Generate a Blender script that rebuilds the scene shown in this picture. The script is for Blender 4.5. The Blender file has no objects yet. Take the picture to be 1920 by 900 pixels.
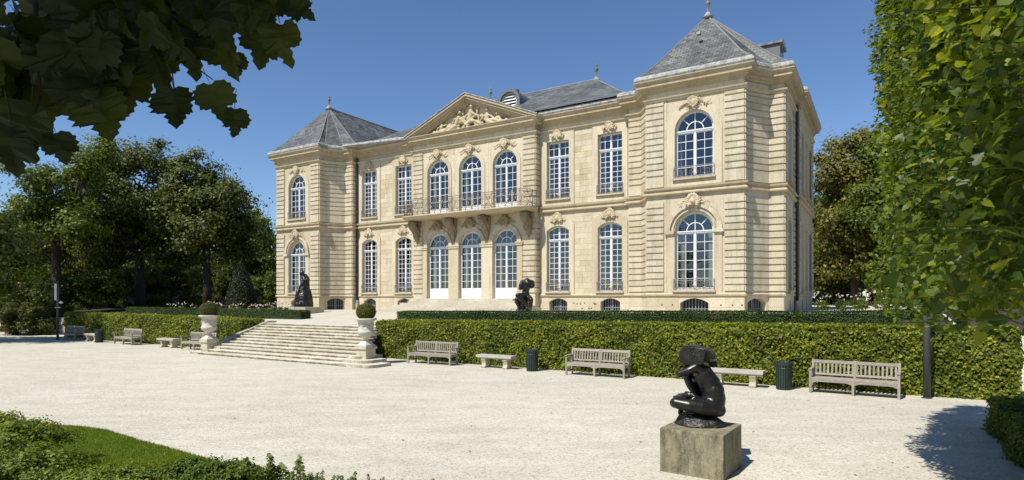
import bpy, bmesh, math, random
import numpy as np
from mathutils import Vector, Matrix, Euler
from mathutils.geometry import tessellate_polygon
R = math.radians
PI = math.pi
sc = bpy.context.scene
col = sc.collection
TH = R(31.7)                       # how far the garden front is turned away from the camera
UX, UY = math.cos(TH), -math.sin(TH)
NX, NY = math.sin(TH), math.cos(TH)
OX, OY = -2.52 + 0.28 * UX, 36.65 + 0.28 * UY   # middle of the garden front

def W(s, d):                       # s along the front, d metres out from its main wall
    return OX + s * UX - d * NX, OY + s * UY - d * NY

# ------------------------------------------------------------------ camera, sky, sun
cam = bpy.data.cameras.new('camera')
co = bpy.data.objects.new('camera', cam); col.objects.link(co)
co.location = (0, 0, 2.6); co.rotation_euler = (R(90), 0, 0)
cam.sensor_width = 36; cam.lens = 36 * 1120 / 1920; cam.shift_y = 110 / 1920
cam.clip_start = 0.05; cam.clip_end = 3000
sc.camera = co
SUN_EL = R(54)
SUN_AZ = TH + R(14)                # shadows run this far to the right of straight ahead
sd = Vector((-math.sin(SUN_AZ) * math.cos(SUN_EL), -math.cos(SUN_AZ) * math.cos(SUN_EL), math.sin(SUN_EL)))
w = bpy.data.worlds.new('World'); sc.world = w; w.use_nodes = True
nt = w.node_tree
sky = nt.nodes.new('ShaderNodeTexSky'); sky.sky_type = 'NISHITA'; sky.sun_disc = False
sky.sun_elevation = SUN_EL
sky.sun_rotation = math.atan2(sd.x, sd.y)
sky.air_density = 1.0; sky.dust_density = 0.0; sky.ozone_density = 5.0; sky.altitude = 600
bg = nt.nodes['Background']; bg.inputs['Strength'].default_value = 0.10
hs_ = nt.nodes.new('ShaderNodeHueSaturation'); hs_.inputs['Saturation'].default_value = 1.05; hs_.inputs['Hue'].default_value = .502; hs_.inputs['Value'].default_value = 1.0
nt.links.new(sky.outputs[0], hs_.inputs['Color']); nt.links.new(hs_.outputs[0], bg.inputs[0])
sun = bpy.data.lights.new('sun', 'SUN'); so = bpy.data.objects.new('sun', sun); col.objects.link(so)
sun.energy = 4.7; sun.angle = R(0.55); sun.color = (1.0, 0.955, 0.875)
so.rotation_euler = sd.to_track_quat('Z', 'Y').to_euler()
sc.view_settings.view_transform = 'Standard'; sc.view_settings.look = 'None'
sc.view_settings.gamma = 1; sc.view_settings.exposure = 0.40
sc.render.engine = 'CYCLES'
sc.cycles.use_denoising = True
sc.cycles.max_bounces = 6; sc.cycles.transparent_max_bounces = 12

# ------------------------------------------------------------------ materials
def mat(name, base=(.5, .5, .5), rough=.8, spec=.3, metal=0):
    m = bpy.data.materials.new(name); m.use_nodes = True
    p = m.node_tree.nodes['Principled BSDF']
    p.inputs['Base Color'].default_value = (*base, 1); p.inputs['Roughness'].default_value = rough
    p.inputs['Specular IOR Level'].default_value = spec; p.inputs['Metallic'].default_value = metal
    return m, m.node_tree, p

def nd(t, typ, **kw):
    n = t.nodes.new(typ)
    for k, v in kw.items():
        if k in n.inputs: n.inputs[k].default_value = v
        else: setattr(n, k, v)
    return n

def coords(t, scale=(1, 1, 1), kind='Object'):
    tc = nd(t, 'ShaderNodeTexCoord'); mp = nd(t, 'ShaderNodeMapping'); mp.inputs['Scale'].default_value = scale
    t.links.new(tc.outputs[kind], mp.inputs[0]); return mp.outputs[0]

def wcoords(t, scale=(1, 1, 1)):
    g = nd(t, 'ShaderNodeNewGeometry'); mp = nd(t, 'ShaderNodeMapping'); mp.inputs['Scale'].default_value = scale
    t.links.new(g.outputs['Position'], mp.inputs[0]); return mp.outputs[0]

def noise(t, vec, scale, detail=4, rough=.55):
    n = nd(t, 'ShaderNodeTexNoise'); n.inputs['Scale'].default_value = scale; n.inputs['Detail'].default_value = detail
    n.inputs['Roughness'].default_value = rough; t.links.new(vec, n.inputs['Vector']); return n.outputs['Fac']

def ramp(t, fac, stops):
    r = nd(t, 'ShaderNodeValToRGB'); e = r.color_ramp.elements
    while len(e) < len(stops): e.new(.5)
    for el, (p, c) in zip(e, stops): el.position = p; el.color = (*c, 1) if len(c) == 3 else c
    t.links.new(fac, r.inputs[0]); return r.outputs[0]

def mix(t, a, b, fac, mode='MIX'):
    m = nd(t, 'ShaderNodeMixRGB', blend_type=mode)
    for s, v in ((1, a), (2, b), (0, fac)):
        if hasattr(v, 'links'): t.links.new(v, m.inputs[s])
        else: m.inputs[s].default_value = v if s == 0 else (*v, 1)
    return m.outputs[0]

def bump(t, p, h, strength=.3, dist=.02):
    b = nd(t, 'ShaderNodeBump'); b.inputs['Strength'].default_value = strength; b.inputs['Distance'].default_value = dist
    t.links.new(h, b.inputs['Height']); t.links.new(b.outputs[0], p.inputs['Normal'])

def stone_mat(name, c0, c1, stain, big=.5, fine=9, stain_amt=.35, streak=True, island=.12, bstr=.25):
    m, t, p = mat(name, c0, .85, .2)
    v = wcoords(t)
    a = ramp(t, noise(t, v, big, 5), [(.3, c0), (.7, c1)])
    f = noise(t, v, fine, 6, .65)
    c = mix(t, a, (.5, .5, .5), .0)
    c = mix(t, a, ramp(t, f, [(.25, (.68, .66, .61)), (.7, (1.10, 1.09, 1.07))]), .5, 'MULTIPLY')
    if island:
        g = nd(t, 'ShaderNodeNewGeometry'); oi = nd(t, 'ShaderNodeObjectInfo')
        ad = nd(t, 'ShaderNodeMath', operation='ADD'); fr = nd(t, 'ShaderNodeMath', operation='FRACT')
        t.links.new(g.outputs['Random Per Island'], ad.inputs[0]); t.links.new(oi.outputs['Random'], ad.inputs[1]); t.links.new(ad.outputs[0], fr.inputs[0])
        k = island
        c = mix(t, c, ramp(t, fr.outputs[0], [(0, (1 - k, 1 - 1.2 * k, 1 - 1.7 * k)), (.5, (1, 1, 1)), (1, (1 + k * .5, 1 + k * .45, 1 + k * .5))]), 1, 'MULTIPLY')
    if streak:
        sv = wcoords(t, (2.2, 2.2, .28))
        s = ramp(t, noise(t, sv, 1.3, 6, .7), [(.5, (0, 0, 0)), (.78, (1, 1, 1))])
        sm = nd(t, 'ShaderNodeMath', operation='MULTIPLY'); sm.inputs[1].default_value = stain_amt
        t.links.new(s, sm.inputs[0])
        c = mix(t, c, stain, sm.outputs[0])
    t.links.new(c, p.inputs['Base Color'])
    bump(t, p, f, bstr, .02)
    return m

M = {}
M['stone'] = stone_mat('limestone', (.52, .455, .33), (.58, .525, .40), (.16, .125, .075), stain_amt=.55)
M['stone_b'] = stone_mat('limestone_plain', (.54, .47, .335), (.60, .535, .405), (.22, .165, .09), stain_amt=.55, island=.15)
M['cornice'] = stone_mat('limestone_moulding', (.42, .345, .225), (.50, .425, .30), (.10, .085, .06), stain_amt=.5, island=0)
M['string'] = stone_mat('limestone_string_course', (.47, .39, .26), (.55, .47, .33), (.15, .125, .09), stain_amt=.5, island=0)
M['carved'] = stone_mat('limestone_carving', (.46, .38, .25), (.56, .48, .34), (.12, .10, .07), stain_amt=.45, island=0, fine=14, streak=True)
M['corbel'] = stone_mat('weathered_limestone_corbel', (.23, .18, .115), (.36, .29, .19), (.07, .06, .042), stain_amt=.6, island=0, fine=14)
M['step'] = stone_mat('step_limestone', (.52, .48, .38), (.64, .60, .50), (.16, .15, .10), big=1.1, fine=6, stain_amt=.5, streak=False, island=.14)
def algae(m):
    t = m.node_tree; p = t.nodes['Principled BSDF']; src = p.inputs['Base Color'].links[0].from_socket
    g = nd(t, 'ShaderNodeNewGeometry'); sx = nd(t, 'ShaderNodeSeparateXYZ'); t.links.new(g.outputs['True Normal'], sx.inputs[0])
    a = ramp(t, sx.outputs[2], [(.2, (1, 1, 1)), (.6, (0, 0, 0))]); n = ramp(t, noise(t, wcoords(t, (1, 1, 1)), 2.6, 6, .75), [(.36, (0, 0, 0)), (.58, (1, 1, 1))])
    f = mix(t, a, n, 1, 'MULTIPLY'); sc_ = mix(t, f, (.78, .78, .78), 1, 'MULTIPLY')
    t.links.new(mix(t, src, (.17, .16, .10), sc_), p.inputs['Base Color'])
algae(M['step'])
M['step_plain'] = stone_mat('pale_step_limestone', (.46, .42, .34), (.56, .52, .43), (.2, .18, .13), stain_amt=.4, island=.1)
M['urn'] = stone_mat('urn_marble', (.46, .43, .375), (.58, .55, .49), (.24, .22, .18), stain_amt=.5, island=0)
M['pedestal'] = stone_mat('pedestal_limestone', (.40, .36, .27), (.52, .48, .38), (.17, .16, .11), stain_amt=.5, island=.05)
M['cheek'] = stone_mat('dark_weathered_coping', (.26, .25, .21), (.38, .36, .31), (.07, .07, .055), stain_amt=.7, island=0)
def lichen(m):
    t = m.node_tree; p = t.nodes['Principled BSDF']; src = p.inputs['Base Color'].links[0].from_socket
    a = ramp(t, noise(t, wcoords(t, (1, 1, .35)), 5.5, 8, .78), [(.44, (0, 0, 0)), (.62, (.85, .85, .85))]); b = ramp(t, noise(t, wcoords(t), 30, 6, .8), [(.5, (0, 0, 0)), (.7, (.6, .6, .6))])
    c = mix(t, src, (.065, .058, .038), a); c = mix(t, c, (.36, .33, .23), b); t.links.new(c, p.inputs['Base Color'])
M['plinth'] = stone_mat('lichened_plinth_stone', (.235, .21, .135), (.33, .30, .205), (.06, .052, .035), big=2.2, fine=16, stain_amt=.6, island=0, bstr=.5); lichen(M['plinth'])
M['grey_stone'] = stone_mat('grey_bench_stone', (.40, .38, .33), (.50, .48, .43), (.22, .2, .16), stain_amt=.4, island=.06)
M['rubble'] = stone_mat('garden_wall_render', (.26, .24, .21), (.34, .32, .28), (.15, .14, .12), stain_amt=.5, island=0)
M['tile'] = mat('clay_coping_tile', (.36, .17, .10), .85)[0]
M['white'] = mat('white_window_paint', (.70, .715, .73), .45, .4)[0]
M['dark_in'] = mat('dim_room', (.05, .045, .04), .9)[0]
M['curtain'] = mat('beige_curtain', (.42, .38, .31), .9)[0]
M['iron'] = mat('grey_wrought_iron', (.16, .165, .17), .5, .5)[0]
M['iron_pale'] = mat('weathered_pale_iron', (.085, .083, .08), .6, .4)[0]
M['iron_black'] = mat('black_iron', (.045, .045, .05), .5, .5)[0]
M['gold'] = mat('gilded_iron', (.42, .33, .15), .5, .5, .3)[0]
M['pipe'] = mat('dark_downpipe', (.05, .05, .05), .5)[0]
M['pole'] = mat('dark_grey_pole_paint', (.07, .073, .073), .5, .4)[0]
M['binm'] = mat('dark_green_metal', (.018, .035, .028), .45, .5)[0]
M['banner'] = mat('white_banner', (.75, .76, .78), .7)[0]
M['terracotta'] = mat('terracotta', (.35, .15, .09), .85)[0]
M['soil_and_shade'] = mat('dark_soil_and_path_shade', (.045, .035, .025), .95)[0]  # earth of the beds, also the dark colour of the painted path shade

def mk_glass():
    m = bpy.data.materials.new('window_glass'); m.use_nodes = True; t = m.node_tree; t.nodes.clear()
    o = nd(t, 'ShaderNodeOutputMaterial'); tr = nd(t, 'ShaderNodeBsdfTransparent'); tr.inputs[0].default_value = (.72, .78, .80, 1)
    gl = nd(t, 'ShaderNodeBsdfGlossy'); gl.inputs['Roughness'].default_value = .02
    fr = nd(t, 'ShaderNodeFresnel'); ge = nd(t, 'ShaderNodeNewGeometry'); mr = nd(t, 'ShaderNodeMapRange'); mr.inputs['To Min'].default_value = 2.2; mr.inputs['To Max'].default_value = 1 / 2.2
    t.links.new(ge.outputs['Backfacing'], mr.inputs['Value']); t.links.new(mr.outputs[0], fr.inputs['IOR'])
    mx = nd(t, 'ShaderNodeMixShader')
    v = wcoords(t); b = nd(t, 'ShaderNodeBump'); b.inputs['Strength'].default_value = .05; b.inputs['Distance'].default_value = .05
    t.links.new(noise(t, v, 2.5, 2), b.inputs['Height']); t.links.new(b.outputs[0], gl.inputs['Normal']); t.links.new(b.outputs[0], fr.inputs['Normal'])
    t.links.new(fr.outputs[0], mx.inputs[0]); t.links.new(tr.outputs[0], mx.inputs[1]); t.links.new(gl.outputs[0], mx.inputs[2]); t.links.new(mx.outputs[0], o.inputs[0])
    return m
M['glass'] = mk_glass()

def mk_slate():
    m, t, p = mat('slate', (.1, .1, .1), .55, .4)
    v = coords(t, (1, 1, 1), 'UV')
    br = nd(t, 'ShaderNodeTexBrick'); t.links.new(v, br.inputs['Vector'])
    br.inputs['Scale'].default_value = 1; br.inputs['Brick Width'].default_value = .30; br.inputs['Row Height'].default_value = .17
    br.inputs['Mortar Size'].default_value = .012; br.inputs['Bias'].default_value = 0
    br.inputs['Color1'].default_value = (.06, .064, .067, 1); br.inputs['Color2'].default_value = (.15, .157, .153, 1); br.inputs['Mortar'].default_value = (.03, .03, .03, 1)
    wv = wcoords(t)
    big = ramp(t, noise(t, wv, .6, 6, .65), [(.35, (.6, .62, .62)), (.65, (1.35, 1.35, 1.28))])
    c = mix(t, br.outputs[0], big, 1, 'MULTIPLY')
    l = ramp(t, noise(t, wv, 3.5, 6, .75), [(.55, (0, 0, 0)), (.8, (.45, .45, .45))])
    c = mix(t, c, (.26, .26, .23), l)
    t.links.new(c, p.inputs['Base Color']); bump(t, p, br.outputs['Fac'], .5, .02)
    return m
M['slate'] = mk_slate()

def mk_lead():
    m, t, p = mat('weathered_lead', (.4, .4, .4), .65, .4)
    v = wcoords(t)
    c = ramp(t, noise(t, v, 5, 6, .75), [(.34, (.12, .12, .11)), (.5, (.30, .30, .28)), (.68, (.47, .47, .45))])
    t.links.new(c, p.inputs['Base Color']); bump(t, p, noise(t, v, 12, 4), .5, .03); return m
M['lead'] = mk_lead()

def mk_gravel():
    m, t, p = mat('pale_gravel', (.6, .56, .48), .95, .1)
    v = wcoords(t)
    c = ramp(t, noise(t, v, .12, 6, .6), [(.3, (.50, .472, .395)), (.7, (.585, .56, .48))])
    vo = nd(t, 'ShaderNodeTexVoronoi'); vo.inputs['Scale'].default_value = 34; t.links.new(v, vo.inputs['Vector'])
    hs = nd(t, 'ShaderNodeSeparateColor'); t.links.new(vo.outputs['Color'], hs.inputs[0])
    c = mix(t, c, ramp(t, hs.outputs[0], [(.0, (.42, .36, .27)), (.1, (.74, .68, .57)), (.5, (1, 1, 1)), (1, (1.10, 1.10, 1.10))]), .65, 'MULTIPLY')
    n2 = noise(t, v, 90, 3, .7)
    c = mix(t, c, ramp(t, n2, [(.3, (.72, .70, .66)), (.6, (1.05, 1.05, 1.05))]), .6, 'MULTIPLY')
    n3 = noise(t, wcoords(t, (.55, 1.5, 1)), 1.1, 7, .72)
    c = mix(t, c, ramp(t, n3, [(.3, (.80, .785, .75)), (.6, (1.04, 1.04, 1.04))]), .8, 'MULTIPLY')
    t.links.new(c, p.inputs['Base Color'])
    b = nd(t, 'ShaderNodeMath', operation='ADD'); t.links.new(vo.outputs['Distance'], b.inputs[0]); t.links.new(noise(t, v, 5, 5, .7), b.inputs[1])
    bump(t, p, b.outputs[0], .32, .022)
    return m
M['gravel'] = mk_gravel()

def foliage(name, c0, c1, c2, trans=.35, rough=.5, spec=.25, hue_noise=.35, brown=None):
    m = bpy.data.materials.new(name); m.use_nodes = True; t = m.node_tree; t.nodes.clear()
    o = nd(t, 'ShaderNodeOutputMaterial'); g = nd(t, 'ShaderNodeNewGeometry')
    oi = nd(t, 'ShaderNodeObjectInfo'); ad = nd(t, 'ShaderNodeMath', operation='ADD'); fr = nd(t, 'ShaderNodeMath', operation='FRACT')
    t.links.new(g.outputs['Random Per Island'], ad.inputs[0]); t.links.new(oi.outputs['Random'], ad.inputs[1]); t.links.new(ad.outputs[0], fr.inputs[0])
    c = ramp(t, fr.outputs[0], [(0, c0), (.55, c1), (1, c2)])
    v = wcoords(t)
    c = mix(t, c, ramp(t, noise(t, v, hue_noise, 4, .65), [(.32, (.62, .66, .62)), (.5, (1, 1, 1)), (.68, (1.3, 1.18, .95))]), 1, 'MULTIPLY')
    if brown: c = mix(t, c, brown, ramp(t, noise(t, v, 1.5, 5, .7), [(.54, (0, 0, 0)), (.68, (.75, .75, .75))]))
    p = nd(t, 'ShaderNodeBsdfPrincipled'); p.inputs['Roughness'].default_value = rough; p.inputs['Specular IOR Level'].default_value = spec
    tl = nd(t, 'ShaderNodeBsdfTranslucent'); mx = nd(t, 'ShaderNodeMixShader'); mx.inputs[0].default_value = trans
    tc = mix(t, c, (1.6, 1.5, .5), 1, 'MULTIPLY')
    t.links.new(c, p.inputs['Base Color']); t.links.new(tc, tl.inputs[0])
    t.links.new(p.outputs[0], mx.inputs[1]); t.links.new(tl.outputs[0], mx.inputs[2]); t.links.new(mx.outputs[0], o.inputs[0])
    return m
M['f_hedge'] = foliage('hornbeam_leaf', (.07, .10, .014), (.155, .20, .022), (.31, .33, .042), .34, hue_noise=1.1, brown=(.085, .07, .022))
M['f_yew'] = foliage('yew_leaf', (.025, .05, .012), (.042, .078, .017), (.07, .11, .024), .2)
M['f_box'] = foliage('boxwood_leaf', (.06, .07, .012), (.105, .11, .02), (.16, .15, .03), .25)
M['f_tree'] = foliage('dark_tree_leaf', (.034, .048, .010), (.074, .093, .016), (.155, .168, .028), .33)
M['f_tree2'] = foliage('mid_green_leaf', (.055, .085, .013), (.10, .145, .02), (.17, .21, .03), .36)
M['f_light'] = foliage('light_green_leaf', (.05, .085, .012), (.085, .13, .018), (.13, .18, .025), .35)
M['f_chest'] = foliage('browning_chestnut_leaf', (.07, .08, .016), (.13, .13, .024), (.23, .19, .04), .3)
M['f_lind'] = foliage('linden_leaf', (.045, .085, .015), (.10, .15, .018), (.23, .27, .022), .55, .45, .45)
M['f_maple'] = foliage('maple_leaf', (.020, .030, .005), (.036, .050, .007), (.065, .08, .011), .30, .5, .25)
M['f_shrub'] = foliage('shrub_leaf', (.08, .12, .018), (.17, .23, .028), (.29, .33, .05), .38)
M['f_grass'] = foliage('grass_blade', (.11, .17, .02), (.16, .23, .026), (.22, .29, .045), .4)
M['petal'] = foliage('pale_pink_petal', (.72, .50, .55), (.76, .66, .67), (.78, .74, .74), .1)
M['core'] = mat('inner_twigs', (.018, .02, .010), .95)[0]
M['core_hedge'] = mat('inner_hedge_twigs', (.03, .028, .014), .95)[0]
M['dry'] = mat('dry_leaf', (.30, .19, .08), .8)[0]
M['turf'] = mat('turf', (.12, .18, .025), .95)[0]

def mk_bark():
    m, t, p = mat('bark', (.06, .05, .04), .95, .1)
    v = wcoords(t, (6, 6, 1.2)); n = noise(t, v, 2.5, 6, .7)
    t.links.new(ramp(t, n, [(.3, (.022, .018, .014)), (.7, (.085, .07, .055))]), p.inputs['Base Color']); bump(t, p, n, .6, .05); return m
M['bark'] = mk_bark()

def mk_wood():
    m, t, p = mat('weathered_teak', (.3, .28, .25), .85, .2)
    v = coords(t, (2, 14, 14)); n = noise(t, v, 4, 6, .7)
    oi = nd(t, 'ShaderNodeObjectInfo')
    c = ramp(t, n, [(.25, (.20, .175, .145)), (.7, (.40, .365, .315))])
    c = mix(t, c, ramp(t, oi.outputs['Random'], [(0, (.8, .8, .8)), (1, (1.12, 1.1, 1.08))]), 1, 'MULTIPLY')
    t.links.new(c, p.inputs['Base Color']); bump(t, p, n, .3, .005); return m
M['wood'] = mk_wood()

def mk_bronze():
    m, t, p = mat('black_patinated_bronze', (.02, .02, .02), .25, .5, .75)
    v = wcoords(t); n = noise(t, v, 6, 5, .65)
    t.links.new(ramp(t, n, [(.3, (.022, .022, .022)), (.6, (.045, .046, .042)), (.8, (.075, .085, .07))]), p.inputs['Base Color'])
    t.links.new(ramp(t, noise(t, v, 14, 5, .7), [(.3, (.27,) * 3), (.7, (.48,) * 3)]), p.inputs['Roughness'])
    bump(t, p, noise(t, v, 26, 5, .6), .12, .01); return m
M['bronze'] = mk_bronze()
M['bronze_rough'] = mk_bronze(); M['bronze_rough'].name = 'rough_cast_bronze'
_t = M['bronze_rough'].node_tree; _p = _t.nodes['Principled BSDF']
bump(_t, _p, noise(_t, wcoords(_t), 11, 6, .65), .5, .05)
_t.links.new(ramp(_t, noise(_t, wcoords(_t), 9, 6, .7), [(.3, (.022, .022, .021)), (.6, (.06, .06, .055)), (.8, (.11, .115, .10))]), _p.inputs['Base Color'])

# ------------------------------------------------------------------ mesh helpers
class MB:
    def __init__(s): s.v = []; s.f = []; s.uv = None
    def quad(s, a, b, c, d): n = len(s.v); s.v += [a, b, c, d]; s.f.append((n, n + 1, n + 2, n + 3))
    def poly(s, pts): n = len(s.v); s.v += list(pts); s.f.append(tuple(range(n, n + len(pts))))
    def box(s, x0, x1, y0, y1, z0, z1):
        n = len(s.v)
        s.v += [(x0, y0, z0), (x1, y0, z0), (x1, y1, z0), (x0, y1, z0), (x0, y0, z1), (x1, y0, z1), (x1, y1, z1), (x0, y1, z1)]
        s.f += [tuple(n + i for i in q) for q in ((3, 2, 1, 0), (4, 5, 6, 7), (0, 1, 5, 4), (1, 2, 6, 5), (2, 3, 7, 6), (3, 0, 4, 7))]
    def prism(s, poly, y0, y1):                 # outline in x, z pushed through y
        n = len(s.v); k = len(poly)
        s.v += [(x, y0, z) for x, z in poly] + [(x, y1, z) for x, z in poly]
        s.f += [tuple(n + i for i in range(k)), tuple(n + k + i for i in reversed(range(k)))]
        s.f += [(n + (i + 1) % k, n + i, n + k + i, n + k + (i + 1) % k) for i in range(k)]
    def lathe(s, prof, seg=20, c=(0, 0, 0)):
        n = len(s.v)
        for r, z in prof:
            for i in range(seg):
                a = 2 * PI * i / seg; s.v.append((c[0] + r * math.cos(a), c[1] + r * math.sin(a), c[2] + z))
        for j in range(len(prof) - 1):
            for i in range(seg):
                a = n + j * seg + i; b = n + j * seg + (i + 1) % seg; s.f.append((a, b, b + seg, a + seg))
        s.f.append(tuple(n + i for i in reversed(range(seg)))); m = n + (len(prof) - 1) * seg; s.f.append(tuple(m + i for i in range(seg)))
    def tube(s, pts, r, seg=6, closed=False):
        pts = [Vector(p) for p in pts]; n = len(s.v); k = len(pts)
        rr = r if hasattr(r, '__len__') else [r] * k
        prev = None
        for i, p in enumerate(pts):
            a = pts[(i - 1) % k] if (closed or i) else p; b = pts[(i + 1) % k] if (closed or i < k - 1) else p
            t = (b - a).normalized()
            if prev is None: u = t.orthogonal().normalized()
            else:
                u = prev - t * prev.dot(t); u = u.normalized() if u.length > 1e-6 else t.orthogonal().normalized()
            prev = u; v = t.cross(u)
            for j in range(seg):
                an = 2 * PI * j / seg; s.v.append(tuple(p + (u * math.cos(an) + v * math.sin(an)) * rr[i]))
        for i in range(k if closed else k - 1):
            for j in range(seg):
                a = n + i * seg + j; b = n + i * seg + (j + 1) % seg
                c = n + ((i + 1) % k) * seg + (j + 1) % seg; d = n + ((i + 1) % k) * seg + j; s.f.append((a, b, c, d))
        if not closed:
            s.f.append(tuple(n + j for j in reversed(range(seg)))); s.f.append(tuple(n + (k - 1) * seg + j for j in range(seg)))
    def ball(s, c, r, seg=8, rings=5):
        r = r if hasattr(r, '__len__') else (r, r, r); n = len(s.v)
        s.v.append((c[0], c[1], c[2] - r[2]))
        for j in range(1, rings):
            a = -PI / 2 + PI * j / rings
            for i in range(seg):
                b = 2 * PI * i / seg; s.v.append((c[0] + r[0] * math.cos(a) * math.cos(b), c[1] + r[1] * math.cos(a) * math.sin(b), c[2] + r[2] * math.sin(a)))
        s.v.append((c[0], c[1], c[2] + r[2])); top = len(s.v) - 1
        for i in range(seg): s.f.append((n, n + 1 + (i + 1) % seg, n + 1 + i)); s.f.append((top, top - seg + i, top - seg + (i + 1) % seg))
        for j in range(rings - 2):
            for i in range(seg):
                a = n + 1 + j * seg + i; b = n + 1 + j * seg + (i + 1) % seg; s.f.append((a, b, b + seg, a + seg))
    def holed(s, outer, holes, y):              # flat wall sheet in x, z with openings
        n = len(s.v); loops = [outer] + holes
        s.v += [(x, y, z) for l in loops for x, z in l]
        for t in tessellate_polygon([[Vector((x, z, 0)) for x, z in l] for l in loops]): s.f.append(tuple(n + i for i in t))
    def rim(s, loop, y0, y1):
        k = len(loop)
        for i in range(k):
            a, b = loop[i], loop[(i + 1) % k]; s.quad((a[0], y0, a[1]), (b[0], y0, b[1]), (b[0], y1, b[1]), (a[0], y1, a[1]))
    def build(s, name, m, parent=None, smooth=False, loc=None, rz=0):
        me = bpy.data.meshes.new(name); me.from_pydata(s.v, [], s.f)
        bm = bmesh.new(); bm.from_mesh(me); bmesh.ops.recalc_face_normals(bm, faces=bm.faces); bm.to_mesh(me); bm.free()
        if smooth:
            me.polygons.foreach_set('use_smooth', [True] * len(me.polygons))
        me.materials.append(m)
        return place(name, me, parent, loc, rz)

def place(name, me, parent=None, loc=None, rz=0):
    o = bpy.data.objects.new(name, me); col.objects.link(o)
    if parent is not None: o.parent = parent
    if loc is not None: o.location = loc
    o.rotation_euler.z = rz
    return o

def thing(name, label, cat, loc=(0, 0, 0), rz=0, group=None):
    o = bpy.data.objects.new(name, None); col.objects.link(o); o.location = loc; o.rotation_euler.z = rz
    o['label'] = label; o['category'] = cat
    if group: o['group'] = group
    return o

def tag(o, label, cat, group=None):
    o['label'] = label; o['category'] = cat
    if group: o['group'] = group
    return o

def kids(o): return [x for x in bpy.data.objects if x.parent == o]
def copy_tree(o, parent=None, pairs=None):
    if pairs is None:
        pairs = {}
        for x in bpy.data.objects:
            if x.parent: pairs.setdefault(x.parent.name, []).append(x)
    c = o.copy(); col.objects.link(c)
    if parent is not None: c.parent = parent
    for ch in pairs.get(o.name, []): copy_tree(ch, c, pairs)
    return c

LEAF = {   # templates: vertices (length, width, lift), faces
    'quad': ([(-.5, 0, 0), (0, -.36, .06), (.5, 0, -.04), (0, .36, .06)], [(0, 1, 2, 3)]),
    'oval': ([(-.5, 0, 0), (-.2, -.34, .07), (.22, -.26, .05), (.5, 0, -.08), (.22, .26, .05), (-.2, .34, .07)], [(0, 1, 2, 3), (0, 3, 4, 5)]),
    'blade': ([(-.05, 0, 0), (.05, 0, 0), (.01, .25, 1)], [(0, 1, 2)]),
}
LIND = ([(0, 0, 0), (-.16, .16, .02), (-.1, .36, .03), (.12, .46, .02), (.42, .38, 0), (.7, .18, -.06), (1, 0, -.16),
         (.7, -.18, -.06), (.42, -.38, 0), (.12, -.46, .02), (-.1, -.36, .03), (-.16, -.16, .02), (.4, 0, -.05)],
        [(0, 1, 2, 12), (12, 2, 3, 4), (12, 4, 5, 6), (12, 6, 7, 8), (12, 8, 9, 10), (12, 10, 11, 0)])

def leaf_mesh(name, P, size, m, nrm=None, rnd=1.0, seed=0, tmpl='quad', parent=None, droop=0.0, loc=None, rz=0):
    rng = np.random.default_rng(seed); N = len(P)
    T, F = LEAF[tmpl] if isinstance(tmpl, str) else tmpl
    T = np.array(T, float); k = len(T)
    n = rng.normal(size=(N, 3)); n /= np.linalg.norm(n, axis=1)[:, None]
    if nrm is not None:
        n = np.asarray(nrm) + n * rnd; n /= np.linalg.norm(n, axis=1)[:, None] + 1e-9
    a = rng.normal(size=(N, 3)); a[:, 2] -= droop
    a -= n * (a * n).sum(1)[:, None]; a /= np.linalg.norm(a, axis=1)[:, None] + 1e-9
    b = np.cross(n, a)
    sz = (np.asarray(size) * rng.uniform(.65, 1.3, N))[:, None, None]
    V = P[:, None, :] + sz * (T[None, :, 0:1] * a[:, None, :] + T[None, :, 1:2] * b[:, None, :] + T[None, :, 2:3] * n[:, None, :])
    V = V.reshape(-1, 3)
    loops = []; starts = []; st = 0
    fl = [np.array(f) for f in F]
    allidx = np.concatenate(fl); lens = np.array([len(f) for f in fl])
    L = (np.arange(N)[:, None] * k + allidx[None, :]).ravel()
    ln = np.tile(lens, N); ls = np.concatenate([[0], np.cumsum(ln)[:-1]])
    me = bpy.data.meshes.new(name)
    me.vertices.add(len(V)); me.vertices.foreach_set('co', V.ravel().astype(np.float32))
    me.loops.add(len(L)); me.loops.foreach_set('vertex_index', L.astype(np.int32))
    me.polygons.add(len(ln)); me.polygons.foreach_set('loop_start', ls.astype(np.int32)); me.polygons.foreach_set('loop_total', ln.astype(np.int32))
    me.update(calc_edges=True); me.materials.append(m)
    o = place(name, me, parent, loc, rz); o['kind'] = 'stuff'
    return o

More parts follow.
